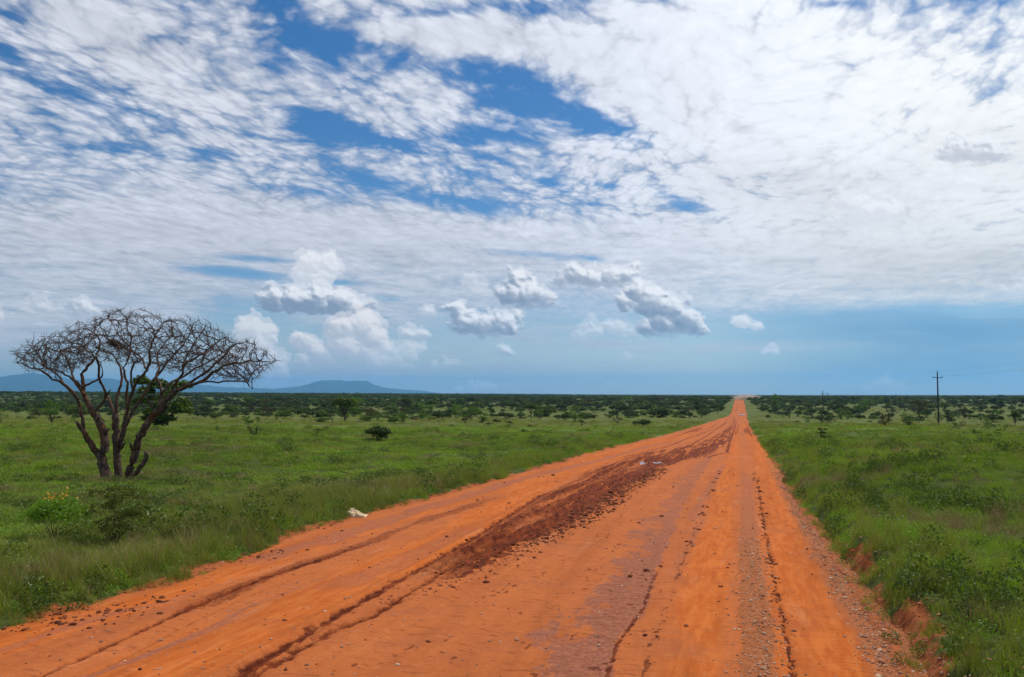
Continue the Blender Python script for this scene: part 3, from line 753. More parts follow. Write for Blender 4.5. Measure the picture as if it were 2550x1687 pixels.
def tube(V, F, pts, rads, sides=5):
    """append a tapered tube"""
    pts = np.asarray(pts, float); n = len(pts); base = len(V)
    ref = np.array([.31, .17, .93]); 
    for i in range(n):
        t = pts[min(i+1, n-1)]-pts[max(i-1, 0)]; t = t/(np.linalg.norm(t)+1e-9)
        u = np.cross(t, ref); 
        if np.linalg.norm(u) < .05: u = np.cross(t, [1, 0, 0])
        u /= np.linalg.norm(u); v = np.cross(t, u)
        for k in range(sides):
            a_ = 6.2832*k/sides; V.append(pts[i]+rads[i]*(math.cos(a_)*u+math.sin(a_)*v))
    for i in range(n-1):
        for k in range(sides):
            k2 = (k+1) % sides
            F.append((base+i*sides+k, base+i*sides+k2, base+(i+1)*sides+k2, base+(i+1)*sides+k))
    V.append(pts[-1]); e = len(V)-1
    for k in range(sides): F.append((base+(n-1)*sides+k, base+(n-1)*sides+(k+1) % sides, e, e))
def tube_mesh(name, V, F, mat):
    me = bpy.data.meshes.new(name)
    F2 = [f if f[2] != f[3] else f[:3] for f in F]
    me.from_pydata([tuple(v) for v in V], [], F2); me.materials.append(mat)
    for p_ in me.polygons: p_.use_smooth = True
    return me

def plant_mat(name, c1, c2, c3, trans=.35, varscale=.35, patch=True, rough=.75):
    """c1/c2 mix per plant and in patches over the land, c3 = odd leaf colour"""
    s = NT(name)
    oi = s.n('ShaderNodeObjectInfo').outputs['Random']
    g = s.n('ShaderNodeNewGeometry')
    p = g.outputs['Position']; isl = g.outputs['Random Per Island']
    f = s.math('ADD', s.math('MULTIPLY', oi, .4), s.math('MULTIPLY', s.math('MULTIPLY', s.step(s.noise(varscale, 3, .6, p), .32, .62), s.step(s.noise(varscale*.25, 3, .6, p), .40, .60)), .8), True)
    c = s.mix(f, c1, c2)
    c = s.mix(s.step(isl, .80, 1.), c, c3)
    c = s.mix(s.math('MULTIPLY', s.step(isl, .35, .0), .45), c, tuple(q*.45 for q in c1))
    d = s.n('ShaderNodeBsdfDiffuse'); s.l(c, d.inputs[0])
    t = s.n('ShaderNodeBsdfTranslucent'); s.l(s.mix(.35, c, (c2[0]*1.5, c2[1]*1.5, c2[2]*.6)), t.inputs[0])
    gl = s.n('ShaderNodeBsdfGlossy'); gl.inputs['Roughness'].default_value = .5; gl.inputs[0].default_value = (.8, .85, .75, 1)
    m1 = s.n('ShaderNodeMixShader'); m1.inputs[0].default_value = trans; s.l(d.outputs[0], m1.inputs[1]); s.l(t.outputs[0], m1.inputs[2])
    m2 = s.n('ShaderNodeMixShader'); m2.inputs[0].default_value = .025; s.l(m1.outputs[0], m2.inputs[1]); s.l(gl.outputs[0], m2.inputs[2])
    s.l(m2.outputs[0], s.out.inputs[0]); return s.m
M_grass = plant_mat('grass_green', (.105, .160, .009), (.205, .350, .013), (.30, .32, .08))
M_tall = plant_mat('grass_tall', (.115, .135, .014), (.195, .250, .018), (.34, .28, .11))
M_dry = plant_mat('grass_dry', (.15, .10, .045), (.26, .19, .09), (.36, .28, .15), .2)
M_forb = plant_mat('leafy_forb', (.050, .090, .008), (.140, .280, .012), (.20, .30, .04))
M_dark = plant_mat('dark_leaf', (.022, .044, .008), (.058, .092, .014), (.08, .11, .02), .25, .013)
M_mid = plant_mat('mid_leaf', (.042, .078, .009), (.095, .150, .014), (.09, .14, .03), .3, .02)
M_bright = plant_mat('bright_leaf', (.060, .125, .012), (.095, .19, .018), (.13, .2, .04), .35, .05)
M_brown = plant_mat('brown_leaf', (.050, .050, .018), (.080, .070, .028), (.11, .08, .04), .2, .05)
s = NT('bark'); s.bsdf(s.mix(s.noise(6., 4, .6, s.pos()), (.035, .022, .014), (.09, .055, .035)), .95); M_bark = s.m

# ---- grass: low growth laid as instances of small tufts
protos = bpy.data.collections.new('grass_tufts')
PR = []
def proto(parts, mats, nm):
    V = []; F = []; mi = []; o = 0
    for (v, f), m in zip(parts, mats):
        V.append(v); F.append(f+o); o += len(v); mi += [m]*len(f)
    um = list(dict.fromkeys(mi)) if False else []
    ml = []
    for m in mats:
        if m not in ml: ml.append(m)
    me = mesh_np(nm, np.concatenate(V), np.concatenate(F), ml, smooth=False)
    me.polygons.foreach_set('material_index', np.array([ml.index(m) for m in mi], np.int32))
    o = bpy.data.objects.new(nm, me); protos.objects.link(o); PR.append(o)
q = np.random.default_rng(77)
def forb_pts(n, R0, h0, h1):
    a_ = q.uniform(0, 6.283, n); d = R0*np.sqrt(q.random(n)); hh = h1*(1-(d/R0)**2*.7)
    return np.stack([d*np.cos(a_), d*np.sin(a_), h0+(hh-h0)*q.random(n)**.6], -1)
proto([blades(46, .13, .22, .52, .007, q, 4, .6), blades(7, .12, .35, .65, .005, q, 4, .4)], [M_tall, M_dry], 'a0_tuft')        # 0 tall near
proto([blades(60, .19, .10, .27, .008, q, 3, .7)], [M_grass], 'a1_tuft')                                        # 1 short near
proto([leaf_quads(forb_pts(75, .17, .03, .26), .020, q, .4, .55), blades(10, .1, .1, .3, .006, q, 3, .5)], [M_forb, M_grass], 'a2_tuft')   # 2 forb near
proto([blades(30, .14, .2, .55, .006, q, 4, .8)], [M_dry], 'a3_tuft')                                           # 3 dry
proto([blades(90, .5, .12, .42, .018, q, 3, .6)], [M_grass], 'a4_tuft')                                         # 4 mid-distance
proto([leaf_quads(forb_pts(120, .45, .03, .38), .045, q, .4, .6), blades(25, .45, .1, .4, .016, q, 3, .5)], [M_forb, M_grass], 'a5_tuft')   # 5
proto([blades(70, .45, .15, .5, .018, q, 3, .6)], [M_tall], 'a6_tuft')                                          # 6
proto([blades(50, .45, .12, .4, .016, q, 3, .7)], [M_dry], 'a7_tuft')                                           # 7
proto([leaf_quads(forb_pts(220, .3, .04, .6), .032, q, .3, .55)], [M_mid], 'a8_tuft')                           # 8 bushy weed
def scatter(seed, d0, d1, n, half=39.):
    r = np.random.default_rng(seed)
    d = np.sqrt(r.uniform(d0*d0, d1*d1, n)); t = np.radians(r.uniform(-half, half, n))
    return d*(hd[0]*np.cos(t)+rt[0]*np.sin(t)), d*(hd[1]*np.cos(t)+rt[1]*np.sin(t)), r
def gset():
    XS, YS, SC, ID, HS = [], [], [], [], []
    for seed, d0, d1, dens, sc0, mode in [(1, 5.5, 16, 46, .9, 0), (2, 16, 30, 26, 1.1, 0), (3, 28, 80, 3.4, 1.05, 1), (4, 80, 200, .62, 1.8, 1), (5, 200, 520, .05, 3.2, 1), (9, 28, 60, 4., 1.3, 0)]:
        n = int(math.radians(39)*(d1*d1-d0*d0)*dens)
        x, y, r = scatter(seed, d0, d1, n)
        e = soil_at(x, y); E0 = np.maximum(edge_l(y)-x, x-edge_r(y))
        ok = (r.random(n) < sstep(-.22, .12, e)) & (E0 > .03)
        # straggling runners over the verge
        patch = fbm(x/4.3, y/4.3, 3, 210)
        ok &= ~((patch > .78) & (r.random(n) < .5))
        # room around the felled-looking bank on the right
        x, y, e, E0, patch = x[ok], y[ok], e[ok], E0[ok], patch[ok]; m = len(x)
        lush = fbm(x/9., y/9., 3, 220); wet = fbm(x/3., y/3., 3, 230); dr = fbm(x/5.+4, y/5., 4, 240)
        u = r.random(m)
        if mode == 0:
            tall = sstep(6.5, 1.0, E0)*(x < 0)*.75+.25*(lush > .2)+.35*(x > 0)*sstep(3, .5, E0)
            idx = np.where(u < .62*tall, 0, np.where(u < .62*tall+.30+.25*(wet > .1), 2, 1))
            idx = np.where(dr > .38, np.where(r.random(m) < .42, 3, idx), np.where(r.random(m) < .055, 3, idx))
            idx = np.where((wet > .35) & (r.random(m) < .10), 8, np.where(r.random(m) < .012, 8, idx))
            sc = sc0*r.uniform(.7, 1.25, m)*(1+.25*lush)*np.where(x > 0, .85, 1.)
            sc *= .5+.5*sstep(-.1, .6, e)
        else:
            idx = np.where(u < .38, 4, np.where(u < .72, 5, 6))
            idx = np.where((d0 >= 80) & (r.random(m) < sstep(80, 150, np.hypot(x, y))*.7), np.where(r.random(m) < .6, 6, 7), idx)
            idx = np.where((dr > .34) & (r.random(m) < .6), 7, np.where(r.random(m) < .04, 7, idx))
            idx = np.where((wet > .45) & (r.random(m) < .25), 8, idx)
            sc = sc0*r.uniform(.6, 1.3, m)*(1+.3*lush)
            sc *= .5+.5*sstep(0, 2.5, e)
        td = np.hypot(x+21.4, y-23.6)
        hz_ = np.minimum(sc, np.where(x < 0, .50+.38*sstep(4.5, 1.2, E0)+.25*np.clip(wet, -1, 1), .80+.3*np.clip(wet, -1, 1)))
        hz_ = hz_*np.where(x < 0, .45+.55*sstep(1., 5., td), 1)
        fs = np.minimum(np.hypot(x+10.9, y-10.6), np.hypot(x+10.0, y-10.9))
        hz_ = hz_*(.5+.5*sstep(.7, 1.6, fs))
        XS.append(x); YS.append(y); SC.append(sc); ID.append(idx); HS.append(hz_)
    return map(np.concatenate, (XS, YS, SC, ID, HS))
def instancer(name, pts, sc, rot, idx, coll, **kw):
    me = bpy.data.meshes.new(name); me.vertices.add(len(pts)); me.vertices.foreach_set('co', np.asarray(pts, np.float32).ravel())
    a_ = me.attributes.new('sc', 'FLOAT_VECTOR', 'POINT'); a_.data.foreach_set('vector', np.asarray(sc, np.float32).ravel())
    a_ = me.attributes.new('rot', 'FLOAT_VECTOR', 'POINT'); a_.data.foreach_set('vector', np.asarray(rot, np.float32).ravel())
    a_ = me.attributes.new('pick', 'INT', 'POINT'); a_.data.foreach_set('value', np.asarray(idx, np.int32))
    me.update()
    o = link(name, me, **kw)
    g = bpy.data.node_groups.new(name+'_nodes', 'GeometryNodeTree')
    g.interface.new_socket('Geometry', in_out='INPUT', socket_type='NodeSocketGeometry'); g.interface.new_socket('Geometry', in_out='OUTPUT', socket_type='NodeSocketGeometry')
    gi = g.nodes.new('NodeGroupInput'); go = g.nodes.new('NodeGroupOutput')
    ci = g.nodes.new('GeometryNodeCollectionInfo'); ci.inputs[0].default_value = coll; ci.inputs['Separate Children'].default_value = True; ci.inputs['Reset Children'].default_value = True
    ip = g.nodes.new('GeometryNodeInstanceOnPoints'); ip.inputs['Pick Instance'].default_value = True
    def na(n_, t_):
        k = g.nodes.new('GeometryNodeInputNamedAttribute'); k.data_type = t_; k.inputs[0].default_value = n_; return k.outputs[0]
    g.links.new(gi.outputs[0], ip.inputs['Points']); g.links.new(ci.outputs[0], ip.inputs['Instance'])
    g.links.new(na('pick', 'INT'), ip.inputs['Instance Index']); g.links.new(na('rot', 'FLOAT_VECTOR'), ip.inputs['Rotation']); g.links.new(na('sc', 'FLOAT_VECTOR'), ip.inputs['Scale'])
    g.links.new(ip.outputs[0], go.inputs[0])
    md = o.modifiers.new('scatter', 'NODES'); md.node_group = g
    return o
gx_, gy_, gs_, gi_, gh_ = gset()
gz_ = ground_z(gx_, gy_)-.02
n = len(gx_); r = np.random.default_rng(8)
print('grass', n)
instancer('grass', np.stack([gx_, gy_, gz_], -1), np.stack([gs_, gs_, gh_*r.uniform(.75, 1.2, n)], -1), np.stack([r.normal(0, .12, n), r.normal(0, .12, n), r.uniform(0, 6.28, n)], -1), gi_, protos, kind='stuff', label='lush green grass and weeds covering the plain on both sides', category='grass')

# ------------------------------------------------------------------ shrubs and trees of the plain
def lobes_cloud(lobes, n, r, shell=.55):
    """points spread through a union of ellipsoids, denser to the outside and to the top"""
    L = np.array(lobes, float); vol = L[:, 3]*L[:, 4]*L[:, 5]; pr = vol**.67; pr /= pr.sum()
    k = r.choice(len(L), n, p=pr)
    d = r.normal(size=(n, 3)); d /= np.linalg.norm(d, axis=1)[:, None]
    d[:, 2] = np.where(d[:, 2] < -.3, -d[:, 2]*.6, d[:, 2])
    q = (shell+(1-shell)*r.random(n))**.8*r.uniform(.85, 1.12, n)
    return L[k, :3]+d*L[k, 3:]*q[:, None]
def crown(kind, seed, n, leaf):
    """unit-size crown: width about 1, height about 1, standing on z=0. returns leaf points"""
    r = np.random.default_rng(seed); lob = []
    if kind == 'dome':
        for _ in range(13):
            a_ = r.uniform(0, 6.28); d = .34*math.sqrt(r.random()); h = .62*(1-(d/.5)**2)
            lob.append((d*math.cos(a_), d*math.sin(a_), h*r.uniform(.5, 1.), r.uniform(.14, .24), r.uniform(.14, .24), r.uniform(.16, .30)))
    elif kind == 'umbrella':
        for _ in range(14):
            a_ = r.uniform(0, 6.28); d = .38*math.sqrt(r.random())
            lob.append((d*math.cos(a_), d*math.sin(a_), .80-.25*(d/.4)**2+r.uniform(-.06, .06), r.uniform(.12, .2), r.uniform(.12, .2), r.uniform(.08, .14)))
    elif kind == 'round':
        for _ in range(15):
            v = r.normal(size=3); v /= np.linalg.norm(v); v[2] = abs(v[2])*1.0-.25; q_ = r.uniform(.15, .33)
            lob.append((v[0]*q_, v[1]*q_, .60+v[2]*q_*1.1, r.uniform(.13, .22), r.uniform(.13, .22), r.uniform(.13, .22)))
    elif kind == 'upright':
        for _ in range(16):
            a_ = r.uniform(0, 6.28); h = r.uniform(.15, .9); d = r.uniform(.05, .30)*(1.1-.4*abs(h-.6))
            lob.append((d*math.cos(a_), d*math.sin(a_), h, r.uniform(.09, .17), r.uniform(.09, .17), r.uniform(.08, .16)))
    elif kind == 'full':
        for _ in range(30):
            a_ = r.uniform(0, 6.28); h = r.uniform(.10, .88); d = r.uniform(.08, .40)*(1.15-1.0*max(0, h-.55)-.5*max(0, .3-h))
            lob.append((d*math.cos(a_), d*math.sin(a_), h, r.uniform(.08, .16), r.uniform(.08, .16), r.uniform(.07, .13)))
    elif kind == 'sparse':
        for _ in range(22):
            a_ = r.uniform(0, 6.28); h = r.uniform(.25, .95); d = r.uniform(.12, .48)*(.5+.6*h)
            lob.append((d*math.cos(a_), d*math.sin(a_), h, r.uniform(.04, .10), r.uniform(.04, .10), r.uniform(.03, .09)))
    return lobes_cloud(lob, n, r), lob
def stems(lob, seed, trunk_h, r0, nst=None):
    r = np.random.default_rng(seed); V = []; F = []
    base = np.array([0, 0, -.04]); fork = np.array([0, 0, trunk_h])
    if trunk_h > .05: tube(V, F, [base, base*.5+fork*.5+[.01, .005, 0], fork], [r0*1.25, r0, r0*.85], 6)
    for L in (lob if nst is None else lob[:nst]):
        e = np.array(L[:3]); m = fork*.5+e*.5+r.normal(0, .03, 3); m[2] -= .04
        st = fork if trunk_h > .05 else base+np.array([r.normal(0, .03), r.normal(0, .03), 0])
        tube(V, F, [st, m, e], [r0*.6, r0*.4, r0*.12], 4)
    return V, F
BUSH = {}
def bush_proto(key, kind, seed, n, leaf, mat, trunk_h, r0, asp=.6):
    P_, lob = crown(kind, seed, n, leaf)
    P_[:, 2] = np.maximum(P_[:, 2], .02+.05*np.random.default_rng(seed+5).random(n))
    v, f = leaf_quads(P_, leaf, np.random.default_rng(seed+1), .3, asp)
    cm = mesh_np('crown', v, f, mat, smooth=False)
    V, F = stems(lob, seed+2, trunk_h, r0)
    tm = tube_mesh('trunk', V, F, M_bark)
    # one-mesh version for the ones too small to show parts
    tv = np.array(V); tq = np.array([list(x) for x in F])
    av = np.concatenate([v, tv]); af = np.concatenate([f, tq+len(v)])
    keep = [tuple(x) if x[2] != x[3] else tuple(x[:3]) for x in af.tolist()]
    one = bpy.data.meshes.new('shrub'); one.from_pydata(av.tolist(), [], keep); one.materials.append(mat); one.materials.append(M_bark)
    one.polygons.foreach_set('material_index', np.array([0]*len(f)+[1]*len(F), np.int32))
    BUSH[key] = (cm, tm, one)
for i in range(3):
    bush_proto('dome%d' % i, 'dome', 400+i*10, 1500, .040, M_dark, .05, .02)
    bush_proto('mdome%d' % i, 'dome', 440+i*10, 1400, .038, M_mid, .05, .02)
for i in range(2):
    bush_proto('umb%d' % i, 'umbrella', 500+i*10, 1500, .034, M_dark, .40, .022)
    bush_proto('round%d' % i, 'round', 520+i*10, 1900, .030, M_mid, .30, .026)
    bush_proto('bright%d' % i, 'upright', 540+i*10, 900, .030, M_bright, .06, .014)
    bush_proto('brown%d' % i, 'umbrella', 560+i*10, 900, .026, M_brown, .35, .020)
    bush_proto('spiky%d' % i, 'sparse', 580+i*10, 700, .026, M_bright, .04, .012)
bush_proto('darkup', 'upright', 600, 1300, .032, M_dark, .10, .02)
bush_proto('fine_dark', 'dome', 610, 5200, .024, M_dark, .05, .018, .7)
bush_proto('fine_mid', 'full', 620, 13000, .021, M_mid, .16, .022, .6)
bush_proto('leggy', 'sparse', 630, 1700, .018, M_bright, .05, .014, .7)
bush_proto('brownup', 'upright', 640, 900, .028, M_brown, .30, .02)
TAKEN = []
GENUS = {'dome': 'round_shrub', 'mdome': 'round_shrub', 'umb': 'acacia_tree', 'round': 'acacia_tree', 'bright': 'leafy_shrub', 'brown': 'acacia_tree', 'spiky': 'sparse_shrub', 'darku': 'leafy_tree', 'fine_d': 'round_shrub', 'fine_m': 'leafy_tree', 'leggy': 'sparse_shrub', 'brownu': 'thorn_tree'}
def plant(key, px, py, wpx, hpx, label, name, cat, rz=0., group=None):
    """stands where the photo shows its foot; width and height are real sizes at that distance"""
    x, y = at(px, py); k = 2550/2370/FPX*depth(x, y)
    z = float(ground_z(x, y))
    cm, tm, one = BUSH[key]
    o = thing(name, label, cat, (x, y, z-.03), group, rz)
    o.scale = (wpx*k*1.2, wpx*k*1.2, hpx*k*1.1)
    link('crown', cm, o); link('trunk', tm, o)
    TAKEN.append((x, y, wpx*k*.6))
    return o
plant('fine_mid', 375, 996, 128, 116, 'leafy green tree with spreading lobed crown directly behind the bare dead tree', 'leafy_tree', 'tree', .4)
plant('round0', 797, 979, 64, 58, 'round-crowned green tree on a clear dark trunk, middle of the left plain', 'acacia_tree', 'tree')
plant('fine_dark', 874, 1022, 64, 46, 'dark rounded bush standing alone in bright grass left of the road', 'round_shrub', 'shrub')
plant('mdome0', 36, 952, 52, 26, 'big rounded green bush at the left edge of the plain', 'round_shrub', 'shrub')
plant('bright0', 120, 991, 44, 50, 'light green young shrub left of the bare tree', 'leafy_shrub', 'shrub')
plant('dome1', 168, 950, 34, 22, 'small dark bush seen left of the dead tree against paler scrub', 'round_shrub', 'shrub')
plant('brown0', 856, 977, 34, 30, 'brownish flat-topped small tree just right of the round-crowned tree', 'acacia_tree', 'tree')
plant('brownup', 932, 962, 24, 22, 'small brown bush on the open strip of the left plain', 'thorn_tree', 'shrub')
plant('bright1', 978, 975, 26, 34, 'upright pale green shrub in the middle of the left plain', 'leafy_shrub', 'shrub')
plant('bright0', 1089, 977, 24, 26, 'narrow green shrub with a short stem left of the round bush', 'leafy_shrub', 'shrub', 2.)
plant('round1', 1229, 975, 36, 36, 'round green bush in front of the dark scrub, left of the road bend', 'round_shrub', 'shrub')
plant('dome2', 1487, 990, 44, 21, 'low dark mound-shaped bush on bright grass near the road', 'round_shrub', 'shrub')
plant('spiky0', 588, 1016, 60, 54, 'thin see-through pale shrub right of the dead tree', 'sparse_shrub', 'shrub')
plant('darkup', 1614, 957, 34, 30, 'dark upright tree closest to the left side of the far road', 'leafy_tree', 'tree')
plant('dome0', 1432, 956, 38, 25, 'dark dome bush in the scrub, first of the row toward the road', 'round_shrub', 'shrub')
plant('dome2', 1498, 954, 34, 23, 'dark dome bush in the middle of the row toward the road', 'round_shrub', 'shrub', 1.)
plant('mdome1', 1533, 962, 40, 20, 'greener low bush at the front of the row toward the road', 'round_shrub', 'shrub')
plant('dome1', 1570, 955, 36, 22, 'dark dome bush last of the row before the upright tree', 'round_shrub', 'shrub', 2.)
plant('mdome2', 1335, 955, 44, 22, 'wide dark green bush in the scrub left of the mound-shaped bush', 'round_shrub', 'shrub')
# right of the road
plant('brownup', 2042, 997, 22, 50, 'thin-trunked brown tree, left one of a close pair right of the road', 'thorn_tree', 'tree')
plant('brownup', 2058, 994, 20, 44, 'thin-trunked brown tree, right one of a close pair right of the road', 'thorn_tree', 'tree', 2.)
plant('brown1', 2127, 972, 38, 42, 'brown-leaved tree with a wide crown left of the near power pole', 'acacia_tree', 'tree')
plant('darkup', 2195, 979, 24, 27, 'dark leaning bush just right of the near power pole', 'leafy_tree', 'shrub')
plant('brownup', 2232, 976, 20, 42, 'slim brown tree further right of the near power pole', 'thorn_tree', 'tree', 1.)
plant('round0', 2350, 996, 27, 40, 'small green tree with a clear stem at the right edge', 'acacia_tree', 'tree', 1.5)
plant('bright1', 2103, 995, 40, 30, 'bright green bushy shrub below the brown-leaved tree', 'leafy_shrub', 'shrub')
plant('leggy', 2285, 1040, 62, 56, 'crooked-stemmed bright shrub nearest on the right-hand grass', 'sparse_shrub', 'shrub')
plant('darkup', 1906, 1022, 30, 30, 'dark spiky weed bush low in the grass right of the road', 'leafy_shrub', 'shrub', .5)
plant('bright0', 1869, 984, 16, 17, 'tiny bright shrub near the road on its right side', 'leafy_shrub', 'shrub', 1.)
plant('dome0', 1972, 966, 40, 30, 'dark rounded bush with a shoulder, right of the far power pole', 'round_shrub', 'shrub', 2.)
plant('mdome0', 1846, 967, 24, 22, 'green bush left of the far power pole', 'round_shrub', 'shrub', 1.)
plant('mdome1', 1878, 965, 30, 22, 'green bush close in front of the far power pole', 'round_shrub', 'shrub', 1.3)
plant('dome1', 1790, 959, 22, 17, 'small dark bush beside the right side of the far road', 'round_shrub', 'shrub')
plant('dome2', 1825, 957, 26, 17, 'second dark bush out from the right side of the far road', 'round_shrub', 'shrub')
plant('umb0', 1865, 947, 36, 15, 'flat-topped dark acacia far behind the green bushes, right of the road', 'acacia_tree', 'tree')
plant('umb1', 1937, 946, 20, 15, 'small flat-topped dark acacia right of the far power pole', 'acacia_tree', 'tree')
plant('umb0', 2085, 950, 38, 18, 'wide low dark acacia behind the pair of thin-trunked trees', 'acacia_tree', 'tree', 1.)
plant('umb1', 2255, 951, 28, 16, 'flat dark acacia right of the near power pole, second row', 'acacia_tree', 'tree', 1.)
plant('dome0', 2305, 952, 24, 15, 'dark round bush near the right edge, second row', 'round_shrub', 'shrub', 1.)
plant('spiky1', 1988, 999, 26, 18, 'thin low shrub on the grass before the dark rounded bush', 'sparse_shrub', 'shrub', 1.)
plant('bright1', 2215, 1003, 30, 22, 'loose green shrub below the slim brown tree', 'leafy_shrub', 'shrub', 2.)
plant('spiky0', 2320, 1008, 34, 24, 'pale thin shrub beyond the crooked-stemmed one', 'sparse_shrub', 'shrub', 2.)

# the rest: hundreds of look-alikes; the largest 240 are objects, the remainder one mass
r = np.random.default_rng(99)
c_x, c_y, c_w, c_k = [], [], [], []
keysL = ['dome0', 'dome1', 'dome2', 'mdome0', 'mdome1', 'mdome2', 'umb0', 'umb1', 'bright0', 'bright1', 'brown0', 'spiky0', 'spiky1', 'round1']
for d0, d1, area in [(70, 130, 120.), (130, 200, 50.), (200, 330, 48.), (330, 480, 66.), (480, 700, 54.), (700, 1200, 75.), (1200, 2000, 150.), (2000, 3600, 520.)]:
    n = int(math.radians(41)*(d1*d1-d0*d0)/area)
    d = np.sqrt(r.uniform(d0*d0, d1*d1, n)); t = np.radians(r.uniform(-41, 41, n))
    x = d*(hd[0]*np.cos(t)+rt[0]*np.sin(t)); y = d*(hd[1]*np.cos(t)+rt[1]*np.sin(t))
    e = np.maximum(edge_l(y)-x, x-edge_r(y))
    clump = fbm(x/55., y/55., 3, 400)
    ok = (e > np.where(d > 180, 4.5, 8)+3*clump) & (r.random(n) < np.clip(.42+1.1*clump+.25*(d > 400)+.25*(d > 900), .06, 1))
    rightside = x > 5
    glade = rightside & (d > 320) & (fbm(x/160., y/420., 2, 410) > .05)
    ok &= ~(glade & (r.random(n) < .7))
    ok &= ~(rightside & (d < 520) & (r.random(n) < .45))
    x, y, d = x[ok], y[ok], d[ok]; m = len(x)
    if d1 <= 200:
        w_ = np.exp(r.normal(math.log(1.35), .45, m)); kk = r.choice([8, 9, 11, 12, 3, 4, 0, 10], m, p=[.17, .17, .12, .12, .16, .16, .08, .02])
    elif d1 <= 330:
        w_ = np.exp(r.normal(math.log(2.5), .48, m)); kk = r.choice(14, m, p=[.15, .15, .14, .11, .11, .10, .02, .02, .07, .06, .02, .02, .02, .01])
    else:
        w_ = np.exp(r.normal(math.log(4.9), .32, m)); kk = r.choice(14, m, p=[.16, .15, .15, .10, .09, .09, .09, .09, .01, .01, .02, .0, .0, .04])
    if d1 > 1200: w_ *= 1.5
    if d1 > 2000: w_ *= 1.6
    for i in range(m):
        if all((x[i]-a_)**2+(y[i]-b_)**2 > (q_+w_[i]*.6)**2 for a_, b_, q_ in TAKEN) if d[i] < 700 else True:
            c_x.append(x[i]); c_y.append(y[i]); c_w.append(w_[i]); c_k.append(kk[i])
c_x, c_y, c_w, c_k = map(np.array, (c_x, c_y, c_w, c_k))
# nothing in front of the dead tree's figure
app = c_w/depth(c_x, c_y)
order = np.argsort(-app)
NI = 240
ind, mass = order[:NI], order[NI:]
print('bushes', len(c_x))
HR = {'dome': (.46, .66), 'mdome': (.50, .75), 'umb': (.55, .75), 'bright': (.7, 1.1), 'brown': (.7, .95), 'spiky': (.6, .95), 'round': (.8, 1.0)}
def hratio(k): 
    b = keysL[k].rstrip('0123456789'); a_, c__ = HR[b]; return r.uniform(a_, c__)
LAB = {'dome': ('round_shrub', 'dark rounded shrub', 'shrub'), 'mdome': ('round_shrub', 'green rounded shrub', 'shrub'), 'umb': ('acacia_tree', 'dark flat-topped acacia', 'tree'), 'bright': ('leafy_shrub', 'light green upright shrub', 'shrub'),
       'brown': ('acacia_tree', 'brownish small acacia', 'tree'), 'spiky': ('sparse_shrub', 'thin open shrub', 'shrub'), 'round': ('acacia_tree', 'round-crowned green tree', 'tree')}
for i in ind:
    k = keysL[c_k[i]].rstrip('0123456789'); nm, lb, ct = LAB[k]
    side = 'left' if c_x[i] < 0 else 'right'; D = depth(c_x[i], c_y[i])
    dv_ = np.array([c_x[i], c_y[i], 0.]); pxx = ((dv_@rt)/max(dv_@hd, .1)*FPX+CX)*2370/2550
    at_ = [p_[1] for p_ in [(150, 'left of the dead tree'), (420, 'behind the dead tree'), (760, 'between the dead tree and the round-crowned tree'), (1080, 'beyond the round-crowned tree'), (1440, 'left of the low mound-shaped bush'), (1712, 'close to the left of the road'),
          (1905, 'between the road and the far power pole'), (2165, 'between the two power poles'), (9999, 'right of the near power pole')] if pxx < p_[0]][0]
    sz_ = 'big' if c_w[i] > 4.2 else ('small' if c_w[i] < 2.2 else 'middling')
    wh = 'on nearer grass' if D < 180 else ('on the plain' if D < 320 else 'in distant scrub')
    where = 'nearer grass' if D < 180 else ('open middle plain' if D < 420 else 'distant scrub')
    o = link(nm, BUSH[keysL[c_k[i]]][2], None, (c_x[i], c_y[i], float(ground_z(c_x[i], c_y[i]))-.05), label='%s %s %s, %s' % (sz_, lb, wh, at_), category=ct, group='%ss on the %s %s of the road' % (lb, where, side))
    o.rotation_euler = (0, 0, r.uniform(0, 6.28)); wv = c_w[i]; o.scale = (wv*r.uniform(.85, 1.15), wv*r.uniform(.85, 1.15), min(wv*hratio(c_k[i]), 4.2 if D > 520 else 9.))
farc = bpy.data.collections.new('scrub_kinds')
for i in range(8): 
    o = bpy.data.objects.new('b%d_shrub' % i, BUSH[keysL[i]][2]); farc.objects.link(o)
for j, kx in enumerate(['bright0', 'brown0']):
    o = bpy.data.objects.new('b%d_shrub' % (8+j), BUSH[kx][2]); farc.objects.link(o)
mk_ = np.where(c_k[mass] < 8, c_k[mass], np.where(c_k[mass] < 10, 8, 9))
mw = c_w[mass]; mh = np.minimum(mw*np.where(mk_ >= 8, .85, .66)*r.uniform(.85, 1.15, len(mw)), np.where(np.hypot(c_x[mass], c_y[mass]) > 600, r.uniform(2.6, 4.4, len(mw))*np.where(r.random(len(mw)) < .012, 1.6, 1.), 6.))
mz = ground_z(c_x[mass], c_y[mass])-.1
instancer('scrub', np.stack([c_x[mass], c_y[mass], mz], -1), np.stack([mw, mw, mh], -1), np.stack([0*mw, 0*mw, r.uniform(0, 6.28, len(mw))], -1), mk_, farc, kind='stuff', label='dark green bush country covering the distant plain to the horizon', category='scrub')

